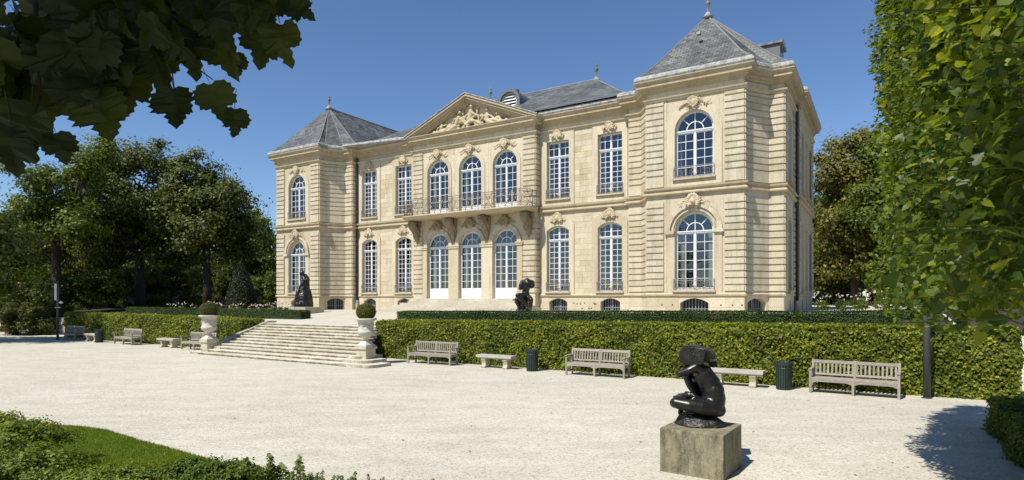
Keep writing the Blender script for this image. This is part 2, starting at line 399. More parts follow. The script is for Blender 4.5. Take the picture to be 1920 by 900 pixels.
def sculpt(name, spheres, m, parent, voxel=.02, smooth=6, noise_amt=0, seed=1, segs=None):
    """one continuous skin over chains of tapered limbs: spheres = [(x,y,z,r)], chains = [[(x,y,z,r), ...], ...]"""
    b = MB()
    for c in spheres: b.ball(c[:3], c[3] if len(c) == 4 else c[3:6], 12, 8)
    for ch in (segs or []):
        for p, q in zip(ch, ch[1:]):
            p = np.array(p, float); q = np.array(q, float); L = np.linalg.norm(p[:3] - q[:3]); k = max(2, int(L / (min(p[3], q[3]) * .35)))
            for i in range(k + 1):
                c = p + (q - p) * i / k; b.ball(tuple(c[:3]), c[3], 12, 8)
    me = bpy.data.meshes.new(name); me.from_pydata(b.v, [], b.f)
    o = bpy.data.objects.new(name + '_tmp', me); col.objects.link(o)
    r = o.modifiers.new('r', 'REMESH'); r.mode = 'VOXEL'; r.voxel_size = voxel
    s = o.modifiers.new('s', 'SMOOTH'); s.factor = .5; s.iterations = smooth
    dg = bpy.context.evaluated_depsgraph_get(); ev = o.evaluated_get(dg)
    nm = bpy.data.meshes.new_from_object(ev); nm.name = name
    bpy.data.objects.remove(o); bpy.data.meshes.remove(me)
    if noise_amt:
        rng = np.random.default_rng(seed); co_ = np.empty(len(nm.vertices) * 3, np.float32); nm.vertices.foreach_get('co', co_); co_ = co_.reshape(-1, 3)
        d = np.zeros(len(co_))
        for _ in range(14):
            kv = rng.normal(size=3) * rng.uniform(8, 40); d += np.sin(co_ @ kv + rng.uniform(0, 6)) * 6 / (6 + np.linalg.norm(kv))
        nr = np.empty(len(co_) * 3, np.float32); nm.vertices.foreach_get('normal', nr); co_ += nr.reshape(-1, 3) * (d * noise_amt)[:, None]
        nm.vertices.foreach_set('co', co_.ravel())
    nm.polygons.foreach_set('use_smooth', [True] * len(nm.polygons))
    nm.materials.clear(); nm.materials.append(m)
    return place(name, nm, parent)

# ================================================================== GROUND
def terr(s, d):                    # height of the raised terrace
    return 1.5 + .006 * (s - 3) + .06 * (8.5 - max(d, 1.5))

def ground():
    b = MB(); b.quad((-900, -40, 0), (900, -40, 0), (900, 1500, 0), (-900, 1500, 0))
    o = b.build('gravel_court', M['gravel']); o['kind'] = 'structure'
    b = MB()
    ss = [-90, -60, -40, -24, -14, -8, -6.08, 2.1, 10, 16, 23.2]
    def fr(s): return 10.1 if s < -6.1 else (10.0 if s < 2.1 else 8.9)
    for s0, s1 in zip(ss, ss[1:]):
        mid = (s0 + s1) / 2; f = fr(mid)
        ds = [f, 5, 1.5, -30, -120]
        for d0, d1 in zip(ds, ds[1:]):
            b.quad((s0, -d0, terr(s0, d0)), (s1, -d0, terr(s1, d0)), (s1, -d1, terr(s1, d1)), (s0, -d1, terr(s0, d1)))
        b.quad((s0, -f, -.2), (s1, -f, -.2), (s1, -f, terr(s1, f)), (s0, -f, terr(s0, f)))
    for s0, s1 in ((23.2, 40), (40, 110)):      # the ground rises gently beyond the hedge's end
        for (d0, z0), (d1, z1) in zip([(9.0, .02), (2, 1.3), (-10, 1.95), (-120, 2.0)], [(2, 1.3), (-10, 1.95), (-120, 2.0)]):
            b.quad((s0, -d0, z0), (s1, -d0, z0), (s1, -d1, z1), (s0, -d1, z1))
    b.poly([(23.2, -8.9, 0), (23.2, -8.9, terr(23.2, 8.9)), (23.2, -1.5, terr(23.2, 1.5)), (23.2, 12, 1.9), (23.2, 12, 0)])
    o = b.build('terrace', M['gravel'], None, False, (OX, OY, 0), -TH); o['kind'] = 'structure'
ground()
def bed(pts, name):
    b = MB(); b.poly([(s, -d, terr(s, d) + .02) for s, d in pts]); o = b.build(name, M['soil_and_shade'], None, False, (OX, OY, 0), -TH); o['kind'] = 'structure'
b = MB(); b.quad((23.3, -1.9, 1.335), (90, -1.9, 1.335), (90, 10, 1.975), (23.3, 10, 1.975)); b.quad((23.3, 10, 1.975), (90, 10, 1.975), (90, 40, 2.0), (23.3, 40, 2.0)); _o = b.build('path_shade', M['soil_and_shade'], None, False, (OX, OY, 0), -TH); _o['kind'] = 'structure'  # dark sheet over the gravel path, standing in for tree shade
bed([(-80, 1.5), (-17.9, 1.5), (-17.9, -30), (-80, -30)], 'flower_bed'); bed([(-80, 10.0), (-24.4, 10.0), (-24.4, 1.52), (-80, 1.52)], 'flower_bed'); bed([(-24.2, 7.5), (-7.6, 7.5), (-7.6, 5.9), (-17.0, 5.9), (-17.9, 1.52), (-24.2, 1.52)], 'flower_bed'); bed([(20.9, 7.6), (23.1, 7.6), (23.1, 1.6), (20.9, 1.6)], 'flower_bed'); bed([(2.2, 7.6), (20.8, 7.6), (20.8, 6.2), (2.2, 6.2)], 'flower_bed')  # the bed beside the lindens, under roses, was added to darken bright gravel

# ================================================================== MANSION
house = thing('mansion', 'cream limestone two-storey mansion with slate roofs and a sculpted pediment', 'mansion', (OX, OY, 0), -TH)
PATH = [(-17.45, 10.6), (-17.45, -.45), (-16.75, -.45), (-16, -1.55), (-16, -2.05), (-11.55, -2.05), (-11.55, -1.55), (-10.75, -.45), (-10.05, -.45), (-10.05, 0),
        (-4.5, 0), (-4.5, -.45), (4.5, -.45), (4.5, 0),
        (10.05, 0), (10.05, -.45), (10.75, -.45), (11.55, -1.55), (11.55, -2.05), (16, -2.05), (16, -1.55), (16.75, -.45), (17.4, -.45), (17.4, 3.4), (17.58, 3.4), (17.58, 10.6)]

def out_of(p, q): d = Vector((q[0] - p[0], q[1] - p[1])).normalized(); return Vector((d.y, -d.x))
def offset(path, o):
    r = []
    for i, p in enumerate(path):
        ns = []
        if i: ns.append(out_of(path[i - 1], p))
        if i < len(path) - 1: ns.append(out_of(p, path[i + 1]))
        if len(ns) == 2:
            m = ns[0] + ns[1]; m = m / max(m.dot(ns[0]), .35) if m.length > .01 else ns[0]
        else: m = ns[0]
        r.append((p[0] + m.x * o, p[1] + m.y * o))
    return r
def sweep(name, prof, path, m, parent=house):
    b = MB(); rows = [[(x, y, z) for x, y in offset(path, o)] for o, z in prof]
    for r0, r1 in zip(rows, rows[1:]):
        for i in range(len(path) - 1): b.quad(r0[i], r0[i + 1], r1[i + 1], r1[i])
    for e in (0, -1): b.poly([r[e] for r in rows])
    return b.build(name, m, parent)

def arch(cx, w_, z0, zs, n=18):
    r = w_ / 2; return [(cx - r, z0), (cx + r, z0)] + [(cx + r * math.cos(PI * i / n), zs + r * math.sin(PI * i / n)) for i in range(n + 1)]
def rect(cx, w_, z0, z1): return [(cx - w_ / 2, z0), (cx + w_ / 2, z0), (cx + w_ / 2, z1), (cx - w_ / 2, z1)]
def segm(cx, w_, z0, zs, rise, n=8):
    c = w_ / 2; rad = (c * c + rise * rise) / (2 * rise); a = math.asin(min(1, c / rad))
    return [(cx - c, z0), (cx + c, z0)] + [(cx + rad * math.sin(a - 2 * a * i / n), zs - rad + rise + rad * math.cos(a - 2 * a * i / n)) for i in range(n + 1)]

WIN = []   # (kind, centre along its wall, wall index)
WING = (-8.83, -5.72, 5.72, 8.83); CENT = (-2.48, 0, 2.48); PAV = (-13.8, 13.8)
SEG = {}
def mid_seg(x0, x1):
    for i, (p, q) in enumerate(zip(PATH, PATH[1:])):
        if abs(p[0] - x0) < .01 and abs(q[0] - x1) < .01 and abs(p[1] - q[1]) < .01: return i
def addw(seg, kind, c): SEG.setdefault(seg, []).append((kind, c))
for a, b_, xs in ((-10.05, -4.5, WING[:2]), (4.5, 10.05, WING[2:])):
    i = mid_seg(a, b_)
    for x in xs:
        for k in ('wing_up', 'wing_low', 'cellar'): addw(i, k, x - PATH[i][0])
i = mid_seg(-4.5, 4.5)
for x in CENT: addw(i, 'cent_up', x - PATH[i][0]); addw(i, 'door', x - PATH[i][0])
for a, b_, x in ((-16, -11.55, PAV[0]), (11.55, 16, PAV[1])):
    i = mid_seg(a, b_)
    for k in ('pav_up', 'pav_low', 'cellar_wide'): addw(i, k, x - PATH[i][0])
addw(6, 'cellar', .72); addw(20, 'cellar', .62)
for c in (2.1,): addw(22, 'side_up', c); addw(22, 'side_low', c); addw(22, 'slit', c)
for c in (1.8, 3.9, 5.9): addw(24, 'side_up', c); addw(24, 'side_low', c); addw(24, 'slit', c)
addw(15, 'slit', .42)
SPEC = {   # width, outline function, sill, spring / top, transom, rows, rail height
    'wing_up': dict(w=1.38, o=lambda c: rect(c, 1.38, 8.2, 11.43), z0=8.2, zt=10.52, head='flat', top=11.43, rows=8, hrows=2),
    'wing_low': dict(w=1.38, o=lambda c: segm(c, 1.38, 3.0, 6.42, .26), z0=3.0, zt=5.84, head='seg', top=6.42, rows=9, hrows=2),
    'cellar': dict(w=1.12, o=lambda c: segm(c, 1.12, 1.75, 2.42, .2), cell=True),
    'cellar_wide': dict(w=1.3, o=lambda c: segm(c, 1.3, 1.75, 2.4, .22), cell=True),
    'slit': dict(w=.34, o=lambda c: segm(c, .34, 1.75, 2.45, .1), cell=True),
    'door': dict(w=1.66, o=lambda c: arch(c, 1.66, 2.62, 5.85), z0=2.62, zt=5.75, head='arch', rows=6, kick=.62),
    'cent_up': dict(w=1.66, o=lambda c: arch(c, 1.66, 7.9, 10.46), z0=7.9, zt=10.36, head='arch', rows=5, kick=.35),
    'pav_up': dict(w=1.76, o=lambda c: arch(c, 1.76, 8.2, 10.42), z0=8.2, zt=10.32, head='arch', rows=5, kick=.12),
    'pav_low': dict(w=1.76, o=lambda c: arch(c, 1.76, 3.0, 5.74), z0=3.0, zt=5.64, head='arch', rows=6, kick=.12),
    'side_up': dict(w=1.3, o=lambda c: rect(c, 1.3, 8.2, 11.3), z0=8.2, zt=10.4, head='flat', top=11.3, rows=6, hrows=2),
    'side_low': dict(w=1.3, o=lambda c: segm(c, 1.3, 3.0, 6.3, .26), z0=3.0, zt=5.7, head='seg', top=6.3, rows=7, hrows=2),
}
wall = MB(); DEPTH = .30
for i, (p, q) in enumerate(zip(PATH, PATH[1:])):
    L = math.hypot(q[0] - p[0], q[1] - p[1]); sub = MB()
    holes = [SPEC[k]['o'](c) for k, c in SEG.get(i, [])]
    sub.holed([(0, .5), (L, .5), (L, 12.9), (0, 12.9)], holes, 0)
    for h in holes: sub.rim(h, 0, DEPTH)
    ang = math.atan2(q[1] - p[1], q[0] - p[0]); ca, sa = math.cos(ang), math.sin(ang); n0 = len(wall.v)
    wall.v += [(p[0] + x * ca - y * sa, p[1] + x * sa + y * ca, z) for x, y, z in sub.v]
    wall.f += [tuple(n0 + k for k in f) for f in sub.f]
wall.quad((-17.45, 10.6, .5), (17.58, 10.6, .5), (17.58, 10.6, 12.9), (-17.45, 10.6, 12.9))
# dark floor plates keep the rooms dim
wall.build('wall', M['stone_b'], house)
ins = [(x * .97, y + .9 if abs(y) < 3 else y - .6) for x, y in PATH]
def inner_box():
    b = MB(); b.box(-16.4, 16.6, 1.6, 12.0, 1.0, 12.4); return b
# shallow rooms behind the glass
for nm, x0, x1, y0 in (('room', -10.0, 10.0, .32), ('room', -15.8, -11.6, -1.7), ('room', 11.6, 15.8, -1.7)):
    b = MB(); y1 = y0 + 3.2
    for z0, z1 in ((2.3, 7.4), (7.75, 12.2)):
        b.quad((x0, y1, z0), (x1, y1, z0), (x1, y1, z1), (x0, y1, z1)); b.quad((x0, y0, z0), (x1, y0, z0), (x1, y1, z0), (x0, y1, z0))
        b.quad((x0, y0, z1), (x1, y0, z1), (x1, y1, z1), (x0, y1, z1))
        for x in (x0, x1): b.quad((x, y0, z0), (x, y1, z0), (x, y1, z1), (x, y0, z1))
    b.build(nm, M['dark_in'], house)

# ---- window joinery
GLASS_UNIT = MB(); GLASS_UNIT.quad((-.5, 0, -.5), (.5, 0, -.5), (.5, 0, .5), (-.5, 0, .5))
gm = bpy.data.meshes.new('pane'); gm.from_pydata(GLASS_UNIT.v, [], [(0, 1, 2, 3)]); gm.materials.append(M['glass'])
rng = random.Random(5)
def ring(b, cx, zs, r0, r1, y0, y1, a0=0, a1=PI, n=16):
    for i in range(n):
        a, c = a0 + (a1 - a0) * i / n, a0 + (a1 - a0) * (i + 1) / n
        pl = [(cx + r0 * math.cos(a), zs + r0 * math.sin(a)), (cx + r1 * math.cos(a), zs + r1 * math.sin(a)), (cx + r1 * math.cos(c), zs + r1 * math.sin(c)), (cx + r0 * math.cos(c), zs + r0 * math.sin(c))]
        b.prism(pl, y0, y1)
def window(kind, parent, loc, rz, single):
    sp = SPEC[kind]; w_ = sp['w']; h = w_ / 2; b = MB(); panes = []
    if sp.get('cell'):
        o = sp['o'](0); zt = max(z for x, z in o)
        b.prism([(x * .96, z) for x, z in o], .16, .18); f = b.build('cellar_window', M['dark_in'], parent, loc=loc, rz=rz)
        g = MB(); n = max(2, round(w_ / .14))
        for k in range(n):
            x = -h + w_ * (k + .5) / n; zz = zt - (x / h) ** 2 * .18
            g.box(x - .014, x + .014, .08, .108, 1.76, zz - .01)
        g.box(-h, h, .085, .102, 2.12, 2.15); g.box(-.03, .03, .12, .15, 1.76, zt - .02); g.box(-h, -h + .05, .12, .15, 1.76, zt - .2); g.box(h - .05, h, .12, .15, 1.76, zt - .2)
        g.build('bars', M['grille'], f); return
    z0, zt = sp['z0'], sp['zt']; fw = .06
    zk = z0 + sp.get('kick', .06)
    b.box(-h, -h + fw, 0, .10, z0, zt); b.box(h - fw, h, 0, .10, z0, zt)
    b.box(-.045, .045, -.015, .085, z0, zt); b.box(-h + fw, h - fw, .01, .08, z0, zk)
    b.box(-h, h, -.03, .11, zt, zt + .10); b.box(-h - .02, h + .02, -.06, .03, zt + .06, zt + .11)
    if sp.get('kick', 0) > .4:
        for s in (-1, 1): b.box(s * h * .5 - h * .34, s * h * .5 + h * .34, -.004, .012, z0 + .12, zk - .1)
    rows = sp['rows']; mw = .0125
    half = h - fw - .055
    for s in (-1, 1):
        xa, xb = (-h + fw, -.045) if s < 0 else (.045, h - fw)
        b.box(xa, xa + .022, .015, .075, zk, zt); b.box(xb - .022, xb, .015, .075, zk, zt); b.box(xa, xb, .015, .075, zt - .05, zt)
        xm = (xa + xb) / 2; b.box(xm - mw, xm + mw, .02, .06, zk, zt)
        dz = (zt - zk) / rows
        for r in range(1, rows): b.box(xa, xb, .022, .058, zk + r * dz - mw, zk + r * dz + mw)
        for r in range(rows):
            for x0, x1 in ((xa, xm), (xm, xb)): panes.append(((x0 + x1) / 2, zk + (r + .5) * dz, x1 - x0, dz))
    if sp['head'] == 'arch':
        zs = zt + .10; r = h
        ring(b, 0, zs, r - .09, r, 0, .10); ring(b, 0, zs, r * .42, r * .42 + .04, .015, .06, n=12)
        for a in (PI / 4, PI / 2, 3 * PI / 4):
            ca, sa = math.cos(a), math.sin(a); r0 = 0 if abs(a - PI / 2) < .1 else r * .42; k = .018
            b.prism([(r0 * ca + k * sa, zs + r0 * sa - k * ca), (r * .95 * ca + k * sa, zs + r * .95 * sa - k * ca), (r * .95 * ca - k * sa, zs + r * .95 * sa + k * ca), (r0 * ca - k * sa, zs + r0 * sa + k * ca)], .02, .06)
        g = MB(); g.poly([(x * .97, .04, z) for x, z in arch(0, w_, zs, zs)[2:]]); fan = g
    else:
        zh = zt + .10; top = sp['top']; flat = sp['head'] == 'flat'; rise = 0 if flat else .26
        def zedge(x): return top + (0 if flat else rise * (1 - (x / h) ** 2))
        b.box(-h, -h + fw, 0, .10, zh, top); b.box(h - fw, h, 0, .10, zh, top)
        N = 10
        for k in range(N):
            xa, xb = -h + w_ * k / N, -h + w_ * (k + 1) / N
            b.prism([(xa, zedge(xa) - .08), (xb, zedge(xb) - .08), (xb, zedge(xb)), (xa, zedge(xa))], 0, .1)
        b.box(-.05, .05, -.005, .08, zh, zedge(0) - .05)
        for x in (-h * .52, h * .52): b.box(x - mw, x + mw, .02, .06, zh, zedge(x) - .05)
        zm = zh + (top - zh) * .5 + .04
        b.box(-h + fw, h - fw, .022, .058, zm - mw, zm + mw)
        g = MB(); g.poly([(x * .97, .04, z - .02) for x, z in ([(-h, zh), (h, zh)] + [(h - w_ * k / N, zedge(h - w_ * k / N)) for k in range(N + 1)])]); fan = g
    o = b.build('door' if kind == 'door' else 'window', M['white'], parent, loc=loc, rz=rz)
    fan.build('fanlight_pane' if sp['head'] == 'arch' else 'head_pane', M['glass'], o)
    if single:
        for x, z, ww, hh in panes:
            p = place('pane', gm, o, (x, .042, z)); p.scale = (ww, 1, hh); p.rotation_euler = (R(rng.uniform(-.5, .5)), 0, R(rng.uniform(-.6, .6)))
    else:
        g = MB()
        for x, z, ww, hh in panes:
            t1, t2 = rng.uniform(-.006, .006), rng.uniform(-.006, .006)
            g.quad((x - ww / 2, .042 - t1 * ww - t2 * hh, z - hh / 2), (x + ww / 2, .042 + t1 * ww - t2 * hh, z - hh / 2), (x + ww / 2, .042 + t1 * ww + t2 * hh, z + hh / 2), (x - ww / 2, .042 - t1 * ww + t2 * hh, z + hh / 2))
        g.build('pane', M['glass'], o)['kind'] = 'stuff'
    # curtains hanging inside
    if kind in ('door', 'cent_up', 'pav_low', 'wing_low', 'pav_up', 'wing_up') :
        c = MB(); k = 8; wd = .34 if kind in ('door', 'cent_up', 'pav_low') else .2
        for s in (-1, 1):
            for j in range(k):
                xa, xb = s * (h - wd * j / k), s * (h - wd * (j + 1) / k)
                c.quad((xa, .30 + .04 * (j % 2), z0), (xb, .30 + .04 * ((j + 1) % 2), z0), (xb, .30 + .04 * ((j + 1) % 2), zt), (xa, .30 + .04 * (j % 2), zt))
        c.build('curtain', M['curtain'], o)
    return o
M['grille'] = mat('blue_grey_window_bars', (.22, .25, .28), .5, .4)[0]

# ---- wrought iron
def scroll(cx, cz, r, a0, turns, sgn=1, n=18):
    return [(cx + r * (1 - .75 * i / n) * math.cos(a0 + sgn * 2 * PI * turns * i / n), 0, cz + r * (1 - .75 * i / n) * math.sin(a0 + sgn * 2 * PI * turns * i / n)) for i in range(n + 1)]
def circle(cx, cz, r, n=14): return [(cx + r * math.cos(2 * PI * i / n), 0, cz + r * math.sin(2 * PI * i / n)) for i in range(n)]
def balconet_mesh(w_, h_):
    b = MB(); r = .011; x1 = w_ / 2
    for z in (.03, h_ * .82, h_ - .01): b.tube([(-x1, 0, z), (x1, 0, z)], .014, 5)
    for x in (-x1, -x1 * .33, x1 * .33, x1): b.tube([(x, 0, 0), (x, 0, h_)], .012, 5)
    for s in (-1, 1):
        c = s * x1 * .66; q = h_ * .4
        b.tube(circle(c, q + .01, q * .55, 12), r, 4, True)
        for a in (0, 1, 2, 3): b.tube(scroll(c + (.5 if a % 2 else -.5) * x1 * .32, q + (.5 if a > 1 else -.5) * q * 1.05, q * .36, a * PI / 2, 1.1, 1 if a % 2 else -1, 10), r, 4)
        b.tube([(c, 0, .03), (c, 0, h_ * .8)], r, 4)
    b.tube(circle(0, h_ * .41, h_ * .33, 14), r, 4, True)
    k = 8
    for i in range(k): b.tube([(-x1 + w_ * (i + .5) / k - .04, 0, h_ * .82), (-x1 + w_ * (i + .5) / k, 0, h_ - .02), (-x1 + w_ * (i + .5) / k + .04, 0, h_ * .82)], .008, 3)
    g = MB(); g.ball((0, -.01, h_ * .41), (h_ * .10, .02, h_ * .10), 8, 5)
    for i in range(8): a = i * PI / 4; g.ball((h_ * .22 * math.cos(a), -.01, h_ * .41 + h_ * .22 * math.sin(a)), (.018, .012, .018), 5, 4)
    return b, g
BAL = {}
def balconet(w_, parent, loc, rz):
    if w_ not in BAL:
        b, g = balconet_mesh(w_, .52); o = b.build('railing', M['iron'], parent, loc=loc, rz=rz); g.build('rosette', M['gold'], o); BAL[w_] = o
    else:
        s = BAL[w_]; o = s.copy(); col.objects.link(o); o.parent = parent; o.location = loc; o.rotation_euler.z = rz
        for c in kids(s): d = c.copy(); col.objects.link(d); d.parent = o
for i, ws in SEG.items():
    p, q = PATH[i], PATH[i + 1]; ang = math.atan2(q[1] - p[1], q[0] - p[0]); d = Vector((math.cos(ang), math.sin(ang))); n = Vector((d.y, -d.x))
    for k, c in ws:
        x, y = p[0] + d.x * c - n.x * .17, p[1] + d.y * c - n.y * .17
        single = x > 4.5 and k in ('wing_up', 'wing_low') or x > 11 and k in ('pav_up', 'pav_low') or k == 'door'
        window(k, house, (x, y, 0), ang, single)
        if k[:4] in ('wing', 'pav_', 'side'):
            z0 = SPEC[k]['z0']; w_ = SPEC[k]['w']
            if k[:4] != 'side': balconet(round(w_ + .08, 2), house, (p[0] + d.x * c + n.x * .09, p[1] + d.y * c + n.y * .09, z0 + .01), ang)
            b = MB(); b.box(-w_ / 2 - .1, w_ / 2 + .1, -.16, .16, z0 - .09, z0 - .001); b.box(-w_ / 2 - .06, w_ / 2 + .06, -.11, .0, z0 - .16, z0 - .092)
            b.build('sill', M['string'], house, loc=(p[0] + d.x * c, p[1] + d.y * c, 0), rz=ang)

# ---- raised window surrounds
def surround(outer, inner, x, y, parent=house, th=.055, name='surround'):
    b = MB(); b.holed(outer, [inner], -th); b.rim(outer, -th, 0); b.rim(inner, -th, .02)
    return b.build(name, M['stone_b'], parent, loc=(x, y, 0))
for x in WING:
    surround(rect(0, 2.0, 7.83, 11.92), rect(0, 1.385, 8.2, 11.432), x, 0)
    surround(segm(0, 2.0, 2.78, 6.75, .55), segm(0, 1.385, 3.0, 6.42, .262), x, 0)
for x in PAV:
    for sp in ('pav_up', 'pav_low'):
        z0, zs = SPEC[sp]['z0'], SPEC[sp]['zt'] + .1
        lo, hi = (7.83, 11.6) if sp == 'pav_up' else (2.78, 7.0)
        surround(arch(0, 2.5, lo, zs), arch(0, 1.765, z0, zs), x, -2.05, th=.05)
        if sp == 'pav_low':
            b = MB(); ring(b, 0, zs, 1.09, 1.28, -.14, -.045, n=20); ring(b, 0, zs, .93, .99, -.10, -.045, n=20)
            for s in (-1, 1): b.box(min(s * .9, s * 1.34), max(s * .9, s * 1.34), -.15, -.04, zs - .13, zs + .02); b.box(min(s * .92, s * 1.29), max(s * .92, s * 1.29), -.11, -.04, zs - .19, zs - .132)
            b.build('archivolt', M['stone_b'], house, loc=(x, -2.05, 0))
for x in CENT:
    zs = 10.46; surround(arch(0, 2.16, 7.83, zs), arch(0, 1.665, 7.9, zs), x, -.45, th=.05)
    zs = 5.85; b = MB(); ring(b, 0, zs, .86, 1.12, -.08, 0, n=20); b.build('archivolt', M['stone_b'], house, loc=(x, -.45, 0))
# pilaster strips between the garden doors, with a moulded cap
for x0, x1 in ((-3.68, -3.33), (-1.63, -.85), (.85, 1.63), (3.33, 3.68)):
    b = MB(); b.box(x0, x1, -.52, -.452, 1.8, 5.68); b.box(x0 - .05, x1 + .05, -.57, -.452, 5.682, 5.80); b.box(x0 - .08, x1 + .08, -.60, -.452, 5.802, 5.88); b.build('impost_pier', M['stone_b'], house)

# ---- masonry: rusticated quoin courses and plain ashlar, each block a piece of its own
STONES = []; BLOCKS = []
def block_on(p, q, t0, t1, z0, z1, th, store, cut=0.0):
    """block lying on wall segment p-q between t0 and t1"""
    L = math.hypot(q[0] - p[0], q[1] - p[1]); dx, dy = (q[0] - p[0]) / L, (q[1] - p[1]) / L
    store.append((p, dx, dy, t0, t1, z0, z1, th))
rs = random.Random(11)
def courses(): return [(2.92 + .305 * k, 2.92 + .305 * (k + 1)) for k in range(15) if 2.92 + .305 * (k + 1) < 7.46] + [(7.84, 8.40)] + [(8.40 + .30 * k, 8.40 + .30 * (k + 1)) for k in range(12) if 8.40 + .3 * (k + 1) < 11.95] + [(11.70, 11.90)]
CRS = [c for c in courses() if not (c[0] > 11.69 and c[1] - c[0] > .25)]
def quoin(i, t0, t1, split=False, th=.062):
    p, q = PATH[i], PATH[i + 1]
    for n, (z0, z1) in enumerate(CRS):
        g = .026
        if split and t1 - t0 > .7:
            m = t0 + (t1 - t0) * (.38 if n % 2 else .62); block_on(p, q, t0, m - .003, z0 + g, z1 - g, th, STONES); block_on(p, q, m + .003, t1, z0 + g, z1 - g, th, STONES)
        else: block_on(p, q, t0, t1, z0 + g, z1 - g, th, STONES)
def seglen(i): return math.hypot(PATH[i + 1][0] - PATH[i][0], PATH[i + 1][1] - PATH[i][1])
for i in (18, 4):
    L = seglen(i); quoin(i, .0, .84, True); quoin(i, L - .84, L, True)
ic = mid_seg(-4.5, 4.5); Lc = seglen(ic); quoin(ic, 0, .8, True); quoin(ic, Lc - .8, Lc, True)
quoin(13 - 1 + 0, 0, seglen(12)) if False else None
for i in (12 + 0,): pass
for i in (10 + 2, ): quoin(12, .0, seglen(12) - .0) if PATH[12][0] == PATH[13][0] else None
for i in (19, 20, 21, 16, 15, 17, 7, 6, 5, 8): quoin(i, 0, seglen(i), i in (20, 6, 16, 7))
quoin(22, 0, .8); quoin(22, seglen(22) - .7, seglen(22)); quoin(24, 0, .7); quoin(24, seglen(24) - .8, seglen(24)); quoin(2, 0, seglen(2)); quoin(1, 0, seglen(1))
def ashlar(i, t0, t1, z0, z1, ch=.31, lw=.78):
    p, q = PATH[i], PATH[i + 1]; z = z0; n = 0
    k = max(1, round((z1 - z0) / ch)); ch = (z1 - z0) / k
    for n in range(k):
        t = t0; za = z0 + n * ch; first = True
        while t < t1 - .01:
            ln = lw * rs.uniform(.7, 1.25) * (.55 if first and n % 2 else 1); e = min(t1, t + ln)
            if t1 - e < .25: e = t1
            block_on(p, q, t, e - .007, za + .004, za + ch - .004, .007 + rs.uniform(0, .004), BLOCKS); t = e; first = False
for i, xs in ((mid_seg(4.5, 10.05), WING[2:]), (mid_seg(-10.05, -4.5), WING[:2])):
    x0 = PATH[i][0]; a = [x - x0 for x in xs]; L = seglen(i)
    for t0, t1 in ((.0, a[0] - 1.0), (a[0] + 1.0, a[1] - 1.0), (a[1] + 1.0, L)):
        ashlar(i, t0 + .02, t1 - .03, 2.86, 7.42); ashlar(i, t0 + .02, t1 - .03, 7.84, 11.9)
    for t0, t1 in ((0, a[0] - .62), (a[0] + .62, a[1] - .62), (a[1] + .62, L)): ashlar(i, t0, t1, 1.7, 2.70, .33, 1.0)
    for c in a: ashlar(i, c - .62, c + .62, 2.66, 2.76, .1, .6); ashlar(i, c - .95, c + .95, 7.34, 7.43, .09, .6)
for i in (4, 18):
    c = PAV[0 if i == 4 else 1] - PATH[i][0]; L = seglen(i)
    for t0, t1 in ((.88, c - 1.28), (c + 1.28, L - .88)): ashlar(i, t0, t1, 2.9, 7.4, .45); ashlar(i, t0, t1, 7.84, 11.9, .45)
    for t0, t1 in ((0, c - .7), (c + .7, L)): ashlar(i, t0, t1, 1.7, 2.70, .5, 1.1)
i = ic
for t0, t1 in ((.82, 4.5 - 2.48 - 1.14), (4.5 - 2.48 + 1.14, 4.5 - 1.14), (4.5 + 1.14, 4.5 + 2.48 - 1.14), (4.5 + 2.48 + 1.14, 9 - .82)): ashlar(i, t0, t1, 7.84, 11.9, .42, .9)
for i in (20, 21, 6, 7, 16, 15, 19): 
    L = seglen(i)
    if i not in (20, 6): ashlar(i, 0, L, 1.7, 2.72, .5, 1.2)
ashlar(22, .82, 1.2, 2.9, 11.8, .5); ashlar(22, 0, seglen(22), 1.7, 1.74, .04, 1); ashlar(24, .75, 1.2, 2.9, 11.8, .5)
CAMP = (21.1, -29.9)
def lay(store, name, m):
    def key(b): p, dx, dy, t0, t1, z0, z1, th = b; x, y = p[0] + dx * t0, p[1] + dy * t0; vis = -(dy * 1) ; return -((t1 - t0) * (z1 - z0)) ** .25 / math.hypot(x - CAMP[0], y - CAMP[1])
    store.sort(key=key); rest = MB(); cache = {}
    for n, (p, dx, dy, t0, t1, z0, z1, th) in enumerate(store):
        w_, h_ = t1 - t0, z1 - z0; ang = math.atan2(dy, dx); c = .012 if name == 'quoin_stone' else .004
        def shape(b, X=0, Z=0, fwd=True):
            P = [(0, 0, 0), (w_, 0, 0), (w_, 0, h_), (0, 0, h_), (c * 0, -th, c), (w_, -th, c), (w_, -th, h_ - c), (c * 0, -th, h_ - c)]
            n0 = len(b.v); b.v += P; b.f += [tuple(n0 + k for k in f) for f in ((4, 5, 6, 7), (0, 1, 5, 4), (1, 2, 6, 5), (2, 3, 7, 6), (3, 0, 4, 7))]
        loc = (p[0] + dx * t0, p[1] + dy * t0, z0)
        if n < 295:
            k = (round(w_, 3), round(h_, 3), round(th, 3))
            if k not in cache:
                b = MB(); shape(b); o = b.build(name, m, house, loc=loc, rz=ang); cache[k] = o.data
            else: place(name, cache[k], house, loc, ang)
        else:
            b = MB(); shape(b); ca, sa = math.cos(ang), math.sin(ang); n0 = len(rest.v)
            rest.v += [(loc[0] + x * ca - y * sa, loc[1] + x * sa + y * ca, loc[2] + z) for x, y, z in b.v]; rest.f += [tuple(n0 + k for k in f) for f in b.f]
    if rest.v: rest.build(name, m, house)['kind'] = 'stuff'
lay(STONES, 'quoin_stone', M['stone']); lay(BLOCKS, 'ashlar_block', M['stone_b'])

